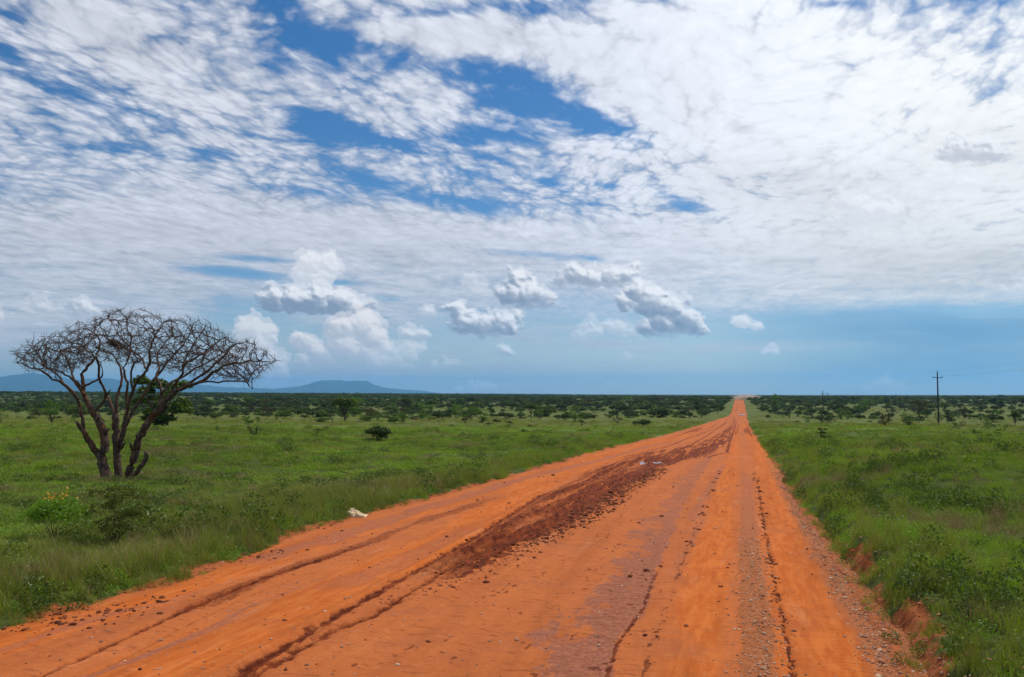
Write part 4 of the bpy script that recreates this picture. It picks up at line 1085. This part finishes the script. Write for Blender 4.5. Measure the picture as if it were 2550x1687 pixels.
# ------------------------------------------------------------------ the dead tree
def bark_dead():
    s = NT('dead_bark'); p = s.pos()
    tcn = s.n('ShaderNodeTexCoord').outputs['Object']
    sc_ = s.n('ShaderNodeVectorMath', operation='MULTIPLY'); s.l(tcn, sc_.inputs[0]); sc_.inputs[1].default_value = (9., 9., 2.)
    nn = s.noise(1.6, 6, .7, sc_.outputs[0])
    c = s.mix(s.step(nn, .32, .68), (.038, .024, .017), (.15, .105, .080))
    c = s.mix(s.math('MULTIPLY', s.step(s.noise(1.1, 4, .6, tcn), .48, .62), .65), c, (.12, .050, .020))
    c = s.mix(s.math('MULTIPLY', s.step(s.noise(5., 4, .6, tcn), .58, .7), .6), c, (.26, .20, .16))
    s.bsdf(c, .95, nn, .9, .06, .15); return s.m
M_dead = bark_dead()
s = NT('dead_twig'); s.bsdf(s.mix(s.noise(2., 3, .6, s.pos()), (.030, .017, .013), (.080, .050, .036)), .95); M_twig = s.m
tx, ty = at(266, 1107)
TB = np.array([tx, ty, float(ground_z(tx, ty))-.05])
tdep = depth(tx, ty); sc = .3316/FPX*tdep
def T0(cx_, cy_, dp):
    d = ray(cx_*.3316*2370/2550, (720+cy_*.3316)*1568/1687); return np.array([0, 0, EYE])+d*((tdep+dp)/(d@hd))
DZ = TB[2]-T0(872, 1428, 0)[2]
def T(cx_, cy_, dp): return T0(cx_, cy_, dp)+np.array([0, 0, DZ])
LIMBS = [  # (points in tracing units with radius, depth at start, depth at end)
    ([(805, 1440, 42), (795, 1370, 38), (775, 1290, 36), (762, 1225, 34)], 0, 0),
    ([(762, 1225, 26), (720, 1180, 24), (690, 1140, 23), (655, 1085, 22), (632, 1040, 18), (605, 1005, 15), (572, 958, 10)], 0, -.5),
    ([(640, 1050, 15), (624, 980, 14), (622, 930, 13), (605, 860, 13), (585, 800, 13), (560, 755, 14), (520, 715, 13), (480, 680, 11), (445, 655, 9), (395, 645, 8), (335, 592, 8), (270, 560, 6), (200, 535, 5), (130, 515, 3)], -.2, -1.4),
    ([(480, 680, 8), (455, 630, 7), (415, 600, 6), (360, 560, 5), (325, 540, 4)], -.6, .6),
    ([(762, 1225, 30), (785, 1160, 31), (790, 1100, 32), (772, 1020, 30), (735, 940, 28), (700, 890, 24), (665, 835, 20), (640, 780, 18), (628, 720, 16), (622, 660, 14), (612, 605, 12), (655, 550, 11), (700, 500, 9), (735, 440, 8), (752, 380, 7), (730, 310, 5), (650, 262, 4)], 0, .6),
    ([(788, 1060, 16), (805, 1020, 14), (822, 1015, 8)], 0, -.2),
    ([(735, 950, 14), (742, 935, 9), (746, 925, 5)], 0, -.2),
    ([(635, 760, 12), (590, 700, 10), (560, 650, 9), (540, 600, 8), (520, 540, 7), (500, 480, 6), (430, 430, 4), (340, 410, 3)], .1, 1.8),
    ([(622, 700, 10), (580, 660, 9), (520, 620, 8), (470, 590, 7), (410, 565, 6), (330, 545, 5), (250, 480, 3), (200, 440, 3), (90, 430, 2)], .1, -1.8),
    ([(700, 885, 11), (745, 850, 10), (790, 800, 9), (795, 745, 9), (765, 680, 9), (742, 620, 9), (745, 540, 9), (725, 490, 8), (690, 440, 6), (640, 415, 5)], .2, -1.),
    ([(790, 790, 8), (815, 750, 7), (832, 720, 4)], .1, -.2),
    ([(628, 700, 9), (670, 680, 8), (720, 655, 7), (765, 625, 6), (770, 580, 4)], 0, -1.),
    ([(895, 1440, 34), (892, 1370, 30), (885, 1290, 29), (878, 1200, 28), (872, 1100, 27), (868, 1010, 27), (872, 940, 27), (868, 900, 22)], .35, .4),
    ([(868, 910, 15), (845, 860, 12), (825, 800, 10), (800, 760, 8), (770, 690, 8), (745, 640, 8)], .4, 1.6),
    ([(872, 910, 15), (880, 850, 13), (878, 780, 12), (895, 720, 11), (912, 665, 10), (912, 600, 9), (905, 550, 8), (870, 490, 6), (820, 450, 5), (760, 430, 4)], .4, 1.2),
    ([(885, 1180, 20), (905, 1140, 20), (922, 1060, 19), (940, 960, 17), (958, 870, 15), (975, 800, 14), (995, 740, 13), (1018, 680, 12), (1060, 625, 11), (1105, 575, 10), (1128, 500, 9), (1125, 420, 8), (1150, 350, 7), (1190, 280, 5), (1220, 220, 3)], .3, -.9),
    ([(905, 1170, 10), (930, 1130, 9), (948, 1118, 5)], .3, .0),
    ([(940, 1000, 14), (985, 915, 13), (1020, 850, 12), (1060, 795, 12), (1095, 745, 11), (1115, 690, 10), (1160, 640, 9), (1210, 585, 9), (1250, 520, 8), (1310, 455, 7), (1375, 395, 6), (1420, 320, 4), (1450, 240, 3)], .3, 1.6),
    ([(958, 870, 11), (948, 800, 10), (955, 730, 10), (962, 670, 9), (935, 600, 9), (925, 560, 8), (960, 500, 8), (980, 420, 7), (988, 340, 6), (955, 280, 5), (960, 200, 3)], .2, .4),
    ([(1000, 735, 9), (985, 660, 8), (985, 590, 8), (1010, 520, 7), (1060, 500, 6), (1000, 440, 6), (930, 410, 5), (870, 370, 5), (800, 330, 4), (720, 260, 3)], 0, -1.8),
    ([(1105, 575, 8), (1080, 520, 7), (1050, 470, 7), (1000, 440, 6), (960, 380, 5), (905, 330, 4), (850, 240, 3), (820, 160, 2)], -.5, 1.8),
    ([(948, 1440, 32), (965, 1350, 29), (1000, 1270, 30), (1018, 1190, 30), (1040, 1110, 29), (1080, 1020, 28), (1120, 955, 27), (1170, 890, 26), (1230, 825, 23), (1285, 765, 19), (1340, 720, 15), (1400, 695, 13), (1470, 675, 12), (1540, 645, 12), (1600, 590, 11), (1660, 555, 10), (1720, 530, 9), (1800, 522, 7), (1880, 500, 6), (1960, 500, 5), (2040, 515, 3), (2095, 500, 2)], .2, -.6),
    ([(1008, 1200, 12), (985, 1150, 9), (972, 1115, 6)], .1, -.2),
    ([(1180, 885, 15), (1198, 820, 14), (1215, 750, 13), (1198, 670, 12), (1175, 610, 9), (1200, 560, 8), (1180, 500, 7), (1190, 430, 6), (1240, 370, 5), (1300, 300, 4)], 0, 1.5),
    ([(1260, 800, 13), (1320, 745, 12), (1380, 690, 11), (1450, 655, 11), (1520, 610, 10), (1590, 555, 10), (1650, 500, 9), (1692, 460, 8), (1725, 410, 7), (1790, 375, 5), (1850, 360, 4), (1920, 385, 2)], 0, .9),
    ([(1500, 668, 8), (1570, 658, 7), (1640, 668, 6), (1710, 655, 6), (1800, 655, 5), (1860, 668, 4), (1900, 712, 2)], -.3, -2.),
    ([(1240, 810, 12), (1290, 740, 10), (1330, 660, 10), (1375, 600, 9), (1380, 545, 9), (1420, 505, 8), (1500, 460, 7), (1560, 420, 6), (1620, 375, 5), (1680, 330, 3)], .1, -1.7),
    ([(1215, 745, 10), (1260, 690, 10), (1330, 645, 9), (1400, 610, 8), (1470, 560, 7), (1560, 520, 6), (1640, 470, 5), (1700, 430, 4)], .2, 2.),
    ([(1375, 600, 8), (1370, 540, 7), (1400, 480, 7), (1440, 410, 6), (1480, 340, 5), (1530, 270, 4), (1570, 220, 2)], -.2, .9),
    ([(965, 1415, 18), (1000, 1365, 19), (1040, 1330, 20), (1070, 1285, 20), (1095, 1240, 19), (1100, 1205, 15), (1086, 1180, 8)], -.1, -.4),
]
V, F = [], []
nodes, par, seedr = [], [], []
jr = np.random.default_rng(4)
for pts, d0, d1 in LIMBS:
    n = len(pts); big = pts[0][2] > 18
    W = []; Rr = []
    for i, (a_, b_, c_) in enumerate(pts):
        t = i/(n-1); W.append(T(a_, b_, d0+(d1-d0)*t**1.2)); Rr.append(c_*sc*.98)
    # refine with small kinks
    W2, R2 = [], []
    for i in range(n-1):
        m = 3 if big else 2
        for k in range(m):
            t = k/m; q_ = W[i]*(1-t)+W[i+1]*t
            if k: q_ = q_+jr.normal(0, .016+.04*Rr[i], 3)
            W2.append(q_); R2.append((Rr[i]*(1-t)+Rr[i+1]*t)*(1+jr.uniform(-.05, .06)))
    W2.append(W[-1]); R2.append(Rr[-1])
    tube(V, F, W2, R2, 9 if big else 6)
    for i, (w_, r_) in enumerate(zip(W2, R2)):
        if w_[2] > TB[2]+3.0 and r_ < .075: nodes.append(w_); par.append(-1); seedr.append(r_)
V = [v+(.10*Rv if False else 0) for v, Rv in zip(V, [0]*len(V))]
tree = thing('dead_tree', 'large leafless dead tree with several stems and wide flat-topped crown on the left', 'tree', tuple(TB))
Vl = [v-TB for v in V]
link('trunk', tube_mesh('trunk', Vl, F, M_dead), tree)
# twigs grow by space colonisation into the crown's envelope
topx = [80, 160, 240, 330, 480, 560, 700, 820, 1000, 1120, 1250, 1350, 1450, 1600, 1700, 1900, 1960, 2090]; topy = [515, 405, 335, 300, 275, 225, 190, 115, 100, 135, 185, 185, 170, 230, 310, 350, 440, 495]
botx = [80, 200, 400, 600, 900, 1200, 1500, 1700, 1900, 2090]; boty = [545, 600, 640, 590, 560, 600, 680, 690, 700, 515]
r = np.random.default_rng(21)
NA = 4900
ax = r.uniform(95, 2085, NA*2); wgt = np.clip((np.interp(ax, botx, boty)-np.interp(ax, topx, topy))/450, .12, 1); ax = ax[r.random(len(ax)) < wgt][:NA]; NA = len(ax)
Dh = 4.3*np.sqrt(np.clip(1-((ax-1020)/1120)**2, .02, 1)); q_ = r.uniform(-1, 1, NA)
ty_ = np.interp(ax, topx, topy); by_ = np.interp(ax, botx, boty)
ty_ = ty_+(by_-ty_)*.55*q_**2*sstep(0, 1, np.abs(q_)*1.2)
v_ = r.random(NA)**1.35
ay = ty_+(by_-ty_)*v_*.92
AT = np.array([T(a_, b_, c_) for a_, b_, c_ in zip(ax, ay, q_*Dh)])
cl = AT[r.choice(NA, 150)]; dcl = np.linalg.norm(AT[:, None]-cl[None], axis=2).min(1)
AT = AT[(dcl < .52+.12*r.normal(size=NA)) | (r.random(NA) < .10)]; NA = len(AT)
N = np.array(nodes); P = list(par); RB = list(seedr)
STEP, INF, KILL = .10, 1.3, .135
near = np.full(len(AT), 1e9); nid = np.zeros(len(AT), int)
def upd(i0):
    global near, nid
    for c0 in range(i0, len(N), 400):
        d = np.linalg.norm(AT[:, None]-N[None, c0:c0+400], axis=2)
        k = d.argmin(1); m = d[np.arange(len(AT)), k]; b = m < near
        near[b] = m[b]; nid[b] = k[b]+c0
upd(0)
for it in range(90):
    act = near < INF
    if not act.any(): break
    vec = AT[act]-N[nid[act]]; vec /= np.linalg.norm(vec, axis=1)[:, None]
    acc = np.zeros((len(N), 3)); np.add.at(acc, nid[act], vec); cnt = np.bincount(nid[act], minlength=len(N))
    gi = np.nonzero(cnt)[0]
    out_r = N[gi]-(TB+np.array([0, 0, 2.2])); out_r /= np.linalg.norm(out_r, axis=1)[:, None]
    pg = np.array([P[g_] for g_ in gi]); pd = np.where((pg >= 0)[:, None], N[gi]-N[np.maximum(pg, 0)], 0.)/STEP
    dv = acc[gi]/cnt[gi][:, None]+.50*pd+.12*out_r+np.array([0, 0, .10])+r.normal(0, .17, (len(gi), 3))+np.where(r.random((len(gi), 1)) < .22, r.normal(0, .55, (len(gi), 3)), 0); dv /= np.linalg.norm(dv, axis=1)[:, None]
    new = N[gi]+dv*STEP
    i0 = len(N); N = np.vstack([N, new]); P += list(gi); upd(i0)
    keep = near > KILL; AT, near, nid = AT[keep], near[keep], nid[keep]
    if len(AT) == 0 or len(N) > 26000: break
P = np.array(P); nn = len(N); n0 = len(nodes)
print('twig nodes', nn)
# radii: pipe model from the tips
cnt = np.zeros(nn); kids = [[] for _ in range(nn)]
for i in range(nn-1, n0-1, -1):
    if cnt[i] == 0: cnt[i] = 1
    cnt[P[i]] += cnt[i]; kids[P[i]].append(i)
rad_t = .0062*np.maximum(cnt, 1)**.41
V, F = [], []
def chain(start, first):
    pts = [N[start], N[first]]; rd = [rad_t[first], rad_t[first]]; cur = first; rest = []
    while kids[cur]:
        ks = sorted(kids[cur], key=lambda k: -cnt[k]); rest += [(cur, k) for k in ks[1:]]
        cur = ks[0]; pts.append(N[cur]); rd.append(rad_t[cur])
    rd[-1] = .003
    tube(V, F, [q-TB for q in pts], rd, 4)
    return rest
todo = [(i, k) for i in range(n0) for k in kids[i]]
while todo:
    a_, b_ = todo.pop(); todo += chain(a_, b_)
for i in range(n0, nn):
    if cnt[i] > 14: continue
    for _ in range(r.integers(0, 4)):
        d = N[i]-N[P[i]]; d = d/(np.linalg.norm(d)+1e-9)+r.normal(0, .62, 3)+np.array([0, 0, .22]); d /= np.linalg.norm(d); L_ = r.uniform(.08, .26)
        a_ = N[i]-TB; tube(V, F, [a_, a_+d*L_*.5+r.normal(0, .012, 3), a_+d*L_], [.0052, .0042, .002], 3)
link('branches', tube_mesh('branches', V, F, M_twig), tree)
# dense tangle of dead twigs caught in the crown
V, F = [], []
c0 = np.array(T(865, 378, -.3))-TB
for _ in range(330):
    d = r.normal(size=3); d /= np.linalg.norm(d); st = c0+d*np.array([.30, .26, .15])*r.random()**.5
    st[2] -= .35*(st@rt-c0@rt)*1.
    e = r.normal(size=3); e[2] *= .35; e /= np.linalg.norm(e); L_ = r.uniform(.12, .3)
    tube(V, F, [st-e*L_*.5, st+r.normal(0, .015, 3), st+e*L_*.5], [.005, .007, .003], 3)
link('twig_clump', tube_mesh('twig_clump', V, F, M_twig), tree)

# ------------------------------------------------------------------ shrubs by the left verge
s = NT('yellow_petal'); s.bsdf((.72, .36, .03), .7); M_yel = s.m
x, y = at(125, 1278); z = float(ground_z(x, y))
o = thing('flowering_shrub', 'low green shrub with orange-yellow flowers on the left verge', 'shrub', (x, y, z))
P_, lob = crown('dome', 700, 5200, .03); P_ = P_*np.array([1.45, 1.1, 1.05])
v, f = leaf_quads(P_, .022, np.random.default_rng(1), .3, .45); link('crown', mesh_np('crown', v, f, M_forb, smooth=False), o)
V, F = stems(lob, 3, .05, .008); link('trunk', tube_mesh('trunk', [np.array(a_)*[1.45, 1.1, 1.0] for a_ in V], F, M_bark), o)
tp = P_[np.argsort(-P_[:, 2])[:500]]; tp = tp[r.choice(len(tp), 34)]+np.array([0, 0, .06])
for q_ in tp[:26]:
    fv, ff = leaf_quads(q_+r.normal(0, .007, (6, 3)), .016, r, .6, .6); link('flower', mesh_np('flower', fv, ff, M_yel, smooth=False), o)
x, y = at(262, 1280); z = float(ground_z(x, y))
o = thing('leafy_shrub', 'dark olive shrub beside the yellow-flowered one on the left verge', 'shrub', (x, y, z))
P_, lob = crown('full', 710, 5200, .03); P_ = P_*np.array([1.25, 1.0, .95])
v, f = leaf_quads(P_, .020, np.random.default_rng(5), .3, .5); link('crown', mesh_np('crown', v, f, plant_mat('olive_leaf', (.055, .080, .010), (.10, .135, .016), (.15, .15, .03)), smooth=False), o)
V, F = stems(lob, 6, .05, .008); link('trunk', tube_mesh('trunk', [np.array(a_)*[1.25, 1.0, .95] for a_ in V], F, M_bark), o)

# ------------------------------------------------------------------ discarded sack
s = NT('sack_cloth'); s.bsdf(s.mix(s.noise(9., 4, .6, s.pos()), (.40, .30, .17), (.62, .50, .32)), .85, s.noise(120., 2, .5, s.pos()), .3, .01); M_sack = s.m
x, y = at(823, 1194)
nu, nv = 40, 28
u, v = np.meshgrid(np.linspace(-1, 1, nu), np.linspace(-1, 1, nv))
hgt = .20*np.maximum(0, np.minimum(1.9*(u+1), 1.02-.62*(u+.5)))*(1-.55*np.abs(v+.1)**1.3)
fold = .05*np.abs(perlin(u*2.2+3, v*1.6, 501))+.025*perlin(u*4, v*4, 502)
zt = np.maximum(hgt*.8*(1-.35*sstep(.1, .9, u))-.05*np.exp(-((u-.25-.3*v)/.10)**2)-.03*np.exp(-((v+.35+.2*u)/.08)**2)+fold*(1-np.abs(u)**3), .012)
zt = np.where((np.abs(u) > .97) | (np.abs(v) > .97), .005, zt)
bx = u*.26+.03*perlin(u*2, v*2, 503); byy = v*.17+.03*perlin(u*2+5, v*2, 504)
top = np.stack([bx, byy, zt], -1).reshape(-1, 3); bot = top.copy(); bot[:, 2] = 0.
fg = grid_faces(nv, nu); nvt = nu*nv
edge = []
def E(i, j): edge.append((i, j, j+nvt, i+nvt))
for i in range(nu-1): E(i+1, i); E((nv-1)*nu+i, (nv-1)*nu+i+1)
for j in range(nv-1): E(j*nu, (j+1)*nu); E((j+1)*nu+nu-1, j*nu+nu-1)
me = mesh_np('sack', np.concatenate([top, bot]), np.concatenate([fg, fg[:, ::-1]+nvt, np.array(edge)]), M_sack)
o = link('sack', me, None, (x, y, float(max(ground_z(x, y), road_z(np.array([x]), np.array([y]))[0]))), label='crumpled tan sack lying at the edge of the grass by the road', category='sack')
o.rotation_euler = (R(4), R(5), R(22))

# ------------------------------------------------------------------ power line
s = NT('pole_wood'); s.bsdf(s.mix(s.noise(3., 4, .6, s.pos()), (.028, .020, .016), (.06, .045, .036)), .9); M_pole = s.m
s = NT('insulator'); s.bsdf((.10, .07, .06), .3); M_ins = s.m
s = NT('wire'); s.bsdf((.05, .05, .055), .5); M_wire = s.m
def pole(x, y, h, label, tilt=0.):
    z = float(ground_z(x, y))
    o = thing('utility_pole', label, 'pole', (x, y, z-.3), 'power poles on the right-hand plain')
    V, F = [], []; tube(V, F, [(0, 0, 0), (0, 0, h*.5), (0, 0, h+.3)], [.19, .16, .12], 10); link('post', tube_mesh('post', V, F, M_pole), o)
    V, F = [], []
    ca = h-.95
    for a_, b_ in (((-.95, 0, ca), (.95, 0, ca)),):
        a_, b_ = np.array(a_), np.array(b_)
        c8 = [(sx, sy, sz) for sx in (-.98, .98) for sy in (-.20, -.12) for sz in (ca-.07, ca+.07)]
        V = [np.array(q) for q in c8]
        F = [(0, 1, 3, 2), (4, 6, 7, 5), (0, 4, 5, 1), (2, 3, 7, 6), (0, 2, 6, 4), (1, 5, 7, 3)]
    me = bpy.data.meshes.new('crossarm'); me.from_pydata([tuple(q) for q in V], [], F); me.materials.append(M_pole); link('crossarm', me, o)
    for sx, sy, zz in ((-.9, -.16, ca+.07), (.9, -.16, ca+.07), (0, 0, h+.3)):
        V, F = [], []; tube(V, F, [(sx, sy, zz-.02), (sx, sy, zz+.12), (sx, sy, zz+.13), (sx, sy, zz+.22), (sx, sy, zz+.30)], [.025, .025, .07, .07, .03], 8)
        link('insulator', tube_mesh('insulator', V, F, M_ins), o)
    o.rotation_euler = (0, tilt, 0)
    return np.array([x, y, z-.3]), [np.array([sx, sy, zz+.25]) for sx, sy, zz in ((-.9, -.16, ca+.07), (.9, -.16, ca+.07), (0, 0, h+.3))]
x1, y1 = 41.3, 192.; x2, y2 = 32.7, 349.
b1, i1 = pole(x1, y1, 11.3, 'tall near power pole with crossarm standing above the right-hand bushes', R(.6))
b2, i2 = pole(x2, y2, 10.6, 'shorter distant power pole near the road, rising just above the horizon')
b3 = np.array([50., 35., 0.]); 
for k in range(3):
    for A_, B_ in (((b1+i1[k]), (b2+i2[k])), ((b3+i1[k]+[0, 0, .5]), (b1+i1[k]))):
        pts = [A_*(1-t)+B_*t-np.array([0, 0, 1.6*4*t*(1-t)]) for t in np.linspace(0, 1, 25)]
        V, F = [], []; tube(V, F, pts, [.007]*25, 4)
        link('power_wire', tube_mesh('power_wire', V, F, M_wire), label=('thin power wire between the near pole and the far pole on the right' if B_[1] > 300 else 'thin power wire running from the near pole out to the right edge'), category='wire', group='wires of the power line')
# weathered stub leaning beside the far pole
z = float(ground_z(34.6, 352.))
V, F = [], []; tube(V, F, [(0, 0, -.3), (.05, 0, 5), (.1, 0, 9.6), (-.15, 0, 10.3)], [.12, .10, .09, .02], 7)
o = thing('broken_pole', 'weathered split post standing right beside the distant power pole', 'pole', (34.6, 352., z)); link('post', tube_mesh('post', V, F, M_bark), o)
V, F = [], []; tube(V, F, [(.1, 0, 8.2), (.45, 0, 9.0), (.55, 0, 9.8)], [.07, .05, .02], 6); link('splinter', tube_mesh('splinter', V, F, M_bark), o)

# ------------------------------------------------------------------ hills
HX = [-260, -120, 0, 78, 129, 180, 235, 290, 345, 431, 502, 545, 588, 630, 667, 690, 714, 730, 745, 775, 804, 830, 851, 858, 867, 898, 930, 985, 1030, 1050]
HY = [880, 876, 871, 862, 871, 879, 874, 880, 877, 887, 894, 897, 898, 899.5, 897, 894, 889, 883, 880, 879.5, 881.5, 880.5, 881, 885, 891, 898, 901, 905, 912, 915]
DH = 19000.
na = 360; hx = np.linspace(-260, 1050, na); hyv = np.interp(hx, HX, HY)+1.5*perlin(hx/19., 0*hx, 601)+1.1*np.abs(perlin(hx/8., 0*hx, 602))+.5*perlin(hx/3.5, 0*hx, 603)
dirs = np.array([ray(a_, b_) for a_, b_ in zip(hx, hyv)])
el_ = dirs[:, 2]/np.hypot(dirs[:, 0], dirs[:, 1]); hdirs = dirs[:, :2]/np.hypot(dirs[:, 0], dirs[:, 1])[:, None]
crest = np.maximum(el_*DH+EYE, -3)
nr = 26; tt = np.linspace(-1, 1, nr)
HV = []
for t in tt:
    dd = DH+t*2400
    pr = (1-abs(t)**1.15)
    rid = 1+.0*t
    nz_ = 60*fbm(hx/40., t*3+0*hx, 4, 610)*(1-abs(t))*abs(t)*2
    zz = -20+(crest+20)*pr+nz_*np.clip(crest/200, 0, 1)
    if t > 0: zz = np.minimum(zz, -20+(crest+20)*pr)
    HV.append(np.stack([hdirs[:, 0]*dd, hdirs[:, 1]*dd, zz], -1))
HV = np.array(HV).reshape(-1, 3)
s = NT('hill_cover'); s.bsdf(s.mix(s.noise(.002, 5, .6, s.pos()), (.020, .030, .018), (.040, .050, .030)), 1.)
link('hills', mesh_np('hills', HV, grid_faces(nr, na), s.m), kind='structure')

# ------------------------------------------------------------------ air
def volume_box(name, x0, x1, y0_, y1_, z0, z1, col, dens, aniso=.0):
    V = [(a_, b_, c_) for a_ in (x0, x1) for b_ in (y0_, y1_) for c_ in (z0, z1)]
    F = [(0, 1, 3, 2), (4, 6, 7, 5), (0, 4, 5, 1), (2, 3, 7, 6), (0, 2, 6, 4), (1, 5, 7, 3)]
    me = bpy.data.meshes.new(name); me.from_pydata(V, [], F)
    s = NT(name+'_air'); pv = s.n('ShaderNodeVolumePrincipled'); pv.inputs['Color'].default_value = (*col, 1); pv.inputs['Density'].default_value = dens; pv.inputs['Anisotropy'].default_value = aniso
    s.l(pv.outputs[0], s.out.inputs['Volume']); me.materials.append(s.m)
    return link(name, me, kind='stuff', label='faint blue haze lying over the distant plain and hills', category='haze')
volume_box('haze', -25500, 25500, -25500, 25500, -22, 560, (.17, .55, 1.), 6.0e-5, .38)
# dust thrown up where the road tops the far rise
s = NT('dust_air'); pv = s.n('ShaderNodeVolumePrincipled'); pv.inputs['Color'].default_value = (.92, .74, .62, 1)
tcn = s.n('ShaderNodeTexCoord').outputs['Object']
vl = s.n('ShaderNodeVectorMath', operation='LENGTH'); s.l(tcn, vl.inputs[0])
fall = s.math('SUBTRACT', 1., vl.outputs['Value'], True)
dn = s.math('MULTIPLY', s.math('MULTIPLY', fall, fall), s.step(s.noise(2.2, 4, .6, tcn), .35, .65))
s.l(s.math('MULTIPLY', dn, 1.1), pv.inputs['Density']); s.l(pv.outputs[0], s.out.inputs['Volume'])
import bmesh
bm = bmesh.new(); bmesh.ops.create_icosphere(bm, subdivisions=3, radius=1.); me = bpy.data.meshes.new('dust_cloud'); bm.to_mesh(me); bm.free(); me.materials.append(s.m)
dx_, dy_ = 5., 745.
o = link('dust_cloud', me, None, (dx_, dy_, float(prof(dy_))+2.2), kind='stuff', label='pale dust drifting off the far crest of the road', category='dust')
o.scale = (17, 10, 3.6)
